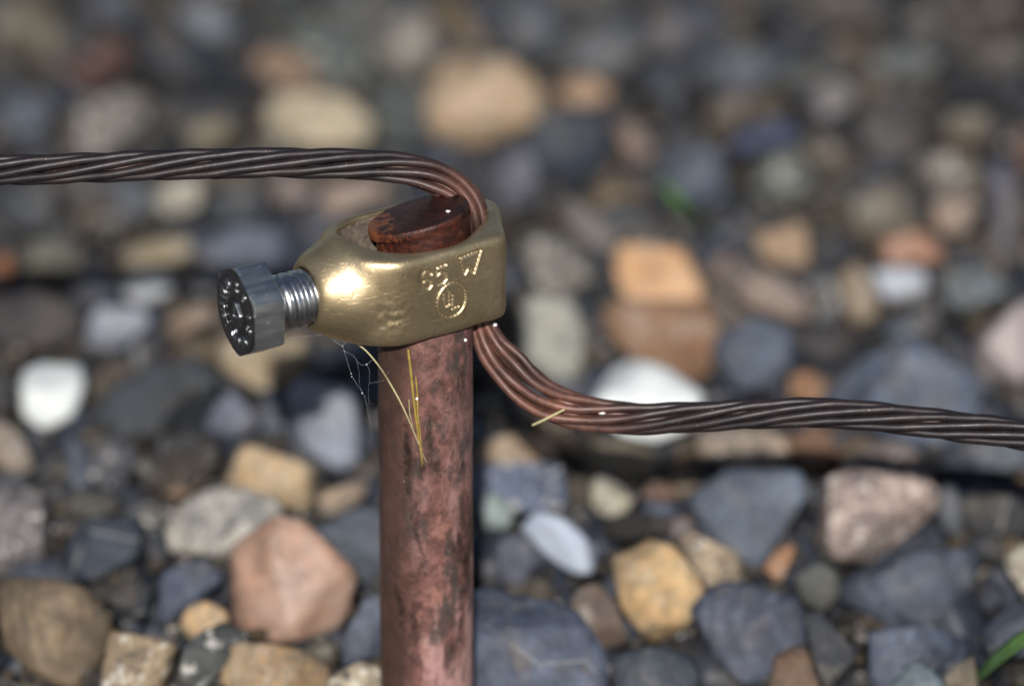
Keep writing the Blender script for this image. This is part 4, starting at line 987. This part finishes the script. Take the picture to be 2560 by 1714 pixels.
q0 = at_z(2420, 1712, GROUND-3); q1 = at_z(2480, 1660, GROUND+6); q2 = at_z(2570, 1590, GROUND+16); q3 = at_z(2680, 1530, GROUND+22)
gblade('grass_blade', [q0, q1, q2, q3], 2.2, 'bright green grass blade in the lower right corner')

# cobweb between clamp and rod
Z9 = lambda X, Y, yy=-8.0: at_y(820+X/8.714, 820+Y/8.714, yy)
web = []
def thread(pts, r=.035):
    r = r*.27
    Cc, ss = resample(catmull(np.array(pts), 8), .5); web.append(tube(Cc, r, 5))
thread([Z9(420, 200), Z9(370, 320), Z9(315, 390)], .04); thread([Z9(100, 240), Z9(240, 350), Z9(315, 390)], .035); thread([Z9(315, 390), Z9(340, 450), Z9(420, 720), Z9(510, 1000), Z9(640, 1240), Z9(760, 1420), Z9(820, 1568), Z9(900, 2000), Z9(990, 2500, -2)], .03)
thread([Z9(355, 500), Z9(540, 590), Z9(720, 800), Z9(840, 790), Z9(930, 720), Z9(1050, 640, -6)], .028); thread([Z9(840, 790), Z9(900, 920), Z9(880, 1400), Z9(940, 2100, -3)], .022)
thread([Z9(900, 1200), Z9(1060, 1170, -6), Z9(1220, 1140, -7.6)], .035); thread([Z9(620, 700), Z9(680, 980), Z9(690, 1250), Z9(1000, 1700, -2)], .02)
thread([at_y(720, 846, -14), at_y(790, 838, -11), at_y(880, 834, -8.5)], .025)
for X, Y, r_ in ((315, 390, .11), (355, 500, .09), (840, 790, .13), (505, 990, .1), (515, 1060, .1), (745, 1415, .13)): web.append(blob(Z9(X, Y), r_, X, 1))
V, F = join(web)
tag(mesh_obj('cobweb', V, F, simple('spider_silk', (222, 226, 236), .3, 0, 900, .05, .01)), 'thin grey cobweb threads stretched between the clamp underside and the rod', 'cobweb')
# pale specks
wsp = simple('white_grit', (245, 240, 235), .35, 0, 900, .05, .02)
def top_pt(px, py):
    n_ = np.array([-SL[0], -SL[1], 1.0]); return at_plane(px, py, (-.0, 0, tz+.08), n_)
V, F = blob(top_pt(1120.5, 528), .43, 3, 2, (1, 1.1, .35)); tag(mesh_obj('grit_speck', V, F, wsp), 'white oval speck on the dark top of the rod', 'speck')
for (X, Y, r_, lab) in ((967, 238, .30, 'white speck on the rod face under the right end of the clamp'), (845, 160, .24, 'bluish speck at the top of the rod face, close under the clamp'), (553, 738, .26, 'pale bead caught on the yellow straw')):
    V, F = blob(Zr(X, Y, .12 if X != 553 else .8), r_, int(X), 2, (1, .8, 1)); tag(mesh_obj('grit_speck', V, F, wsp), lab, 'speck', 'pale specks of grit')
V, F = blob(at_y(1160+1592/4.61, 780+1158/4.61, -3.4), .42, 5, 2, (1.6, .6, .8)); tag(mesh_obj('grit_speck', V, F, wsp), 'white grain wedged between the strands of the right wire', 'speck', 'pale specks of grit')
V, F = blob(at_y(1160+358/4.61, 780+148/4.61, 2.6), .36, 6, 2, (1, 1, .9)); tag(mesh_obj('grit_speck', V, F, wsp), 'pale grain on the outer strand just below the clamp nose', 'speck', 'pale specks of grit')
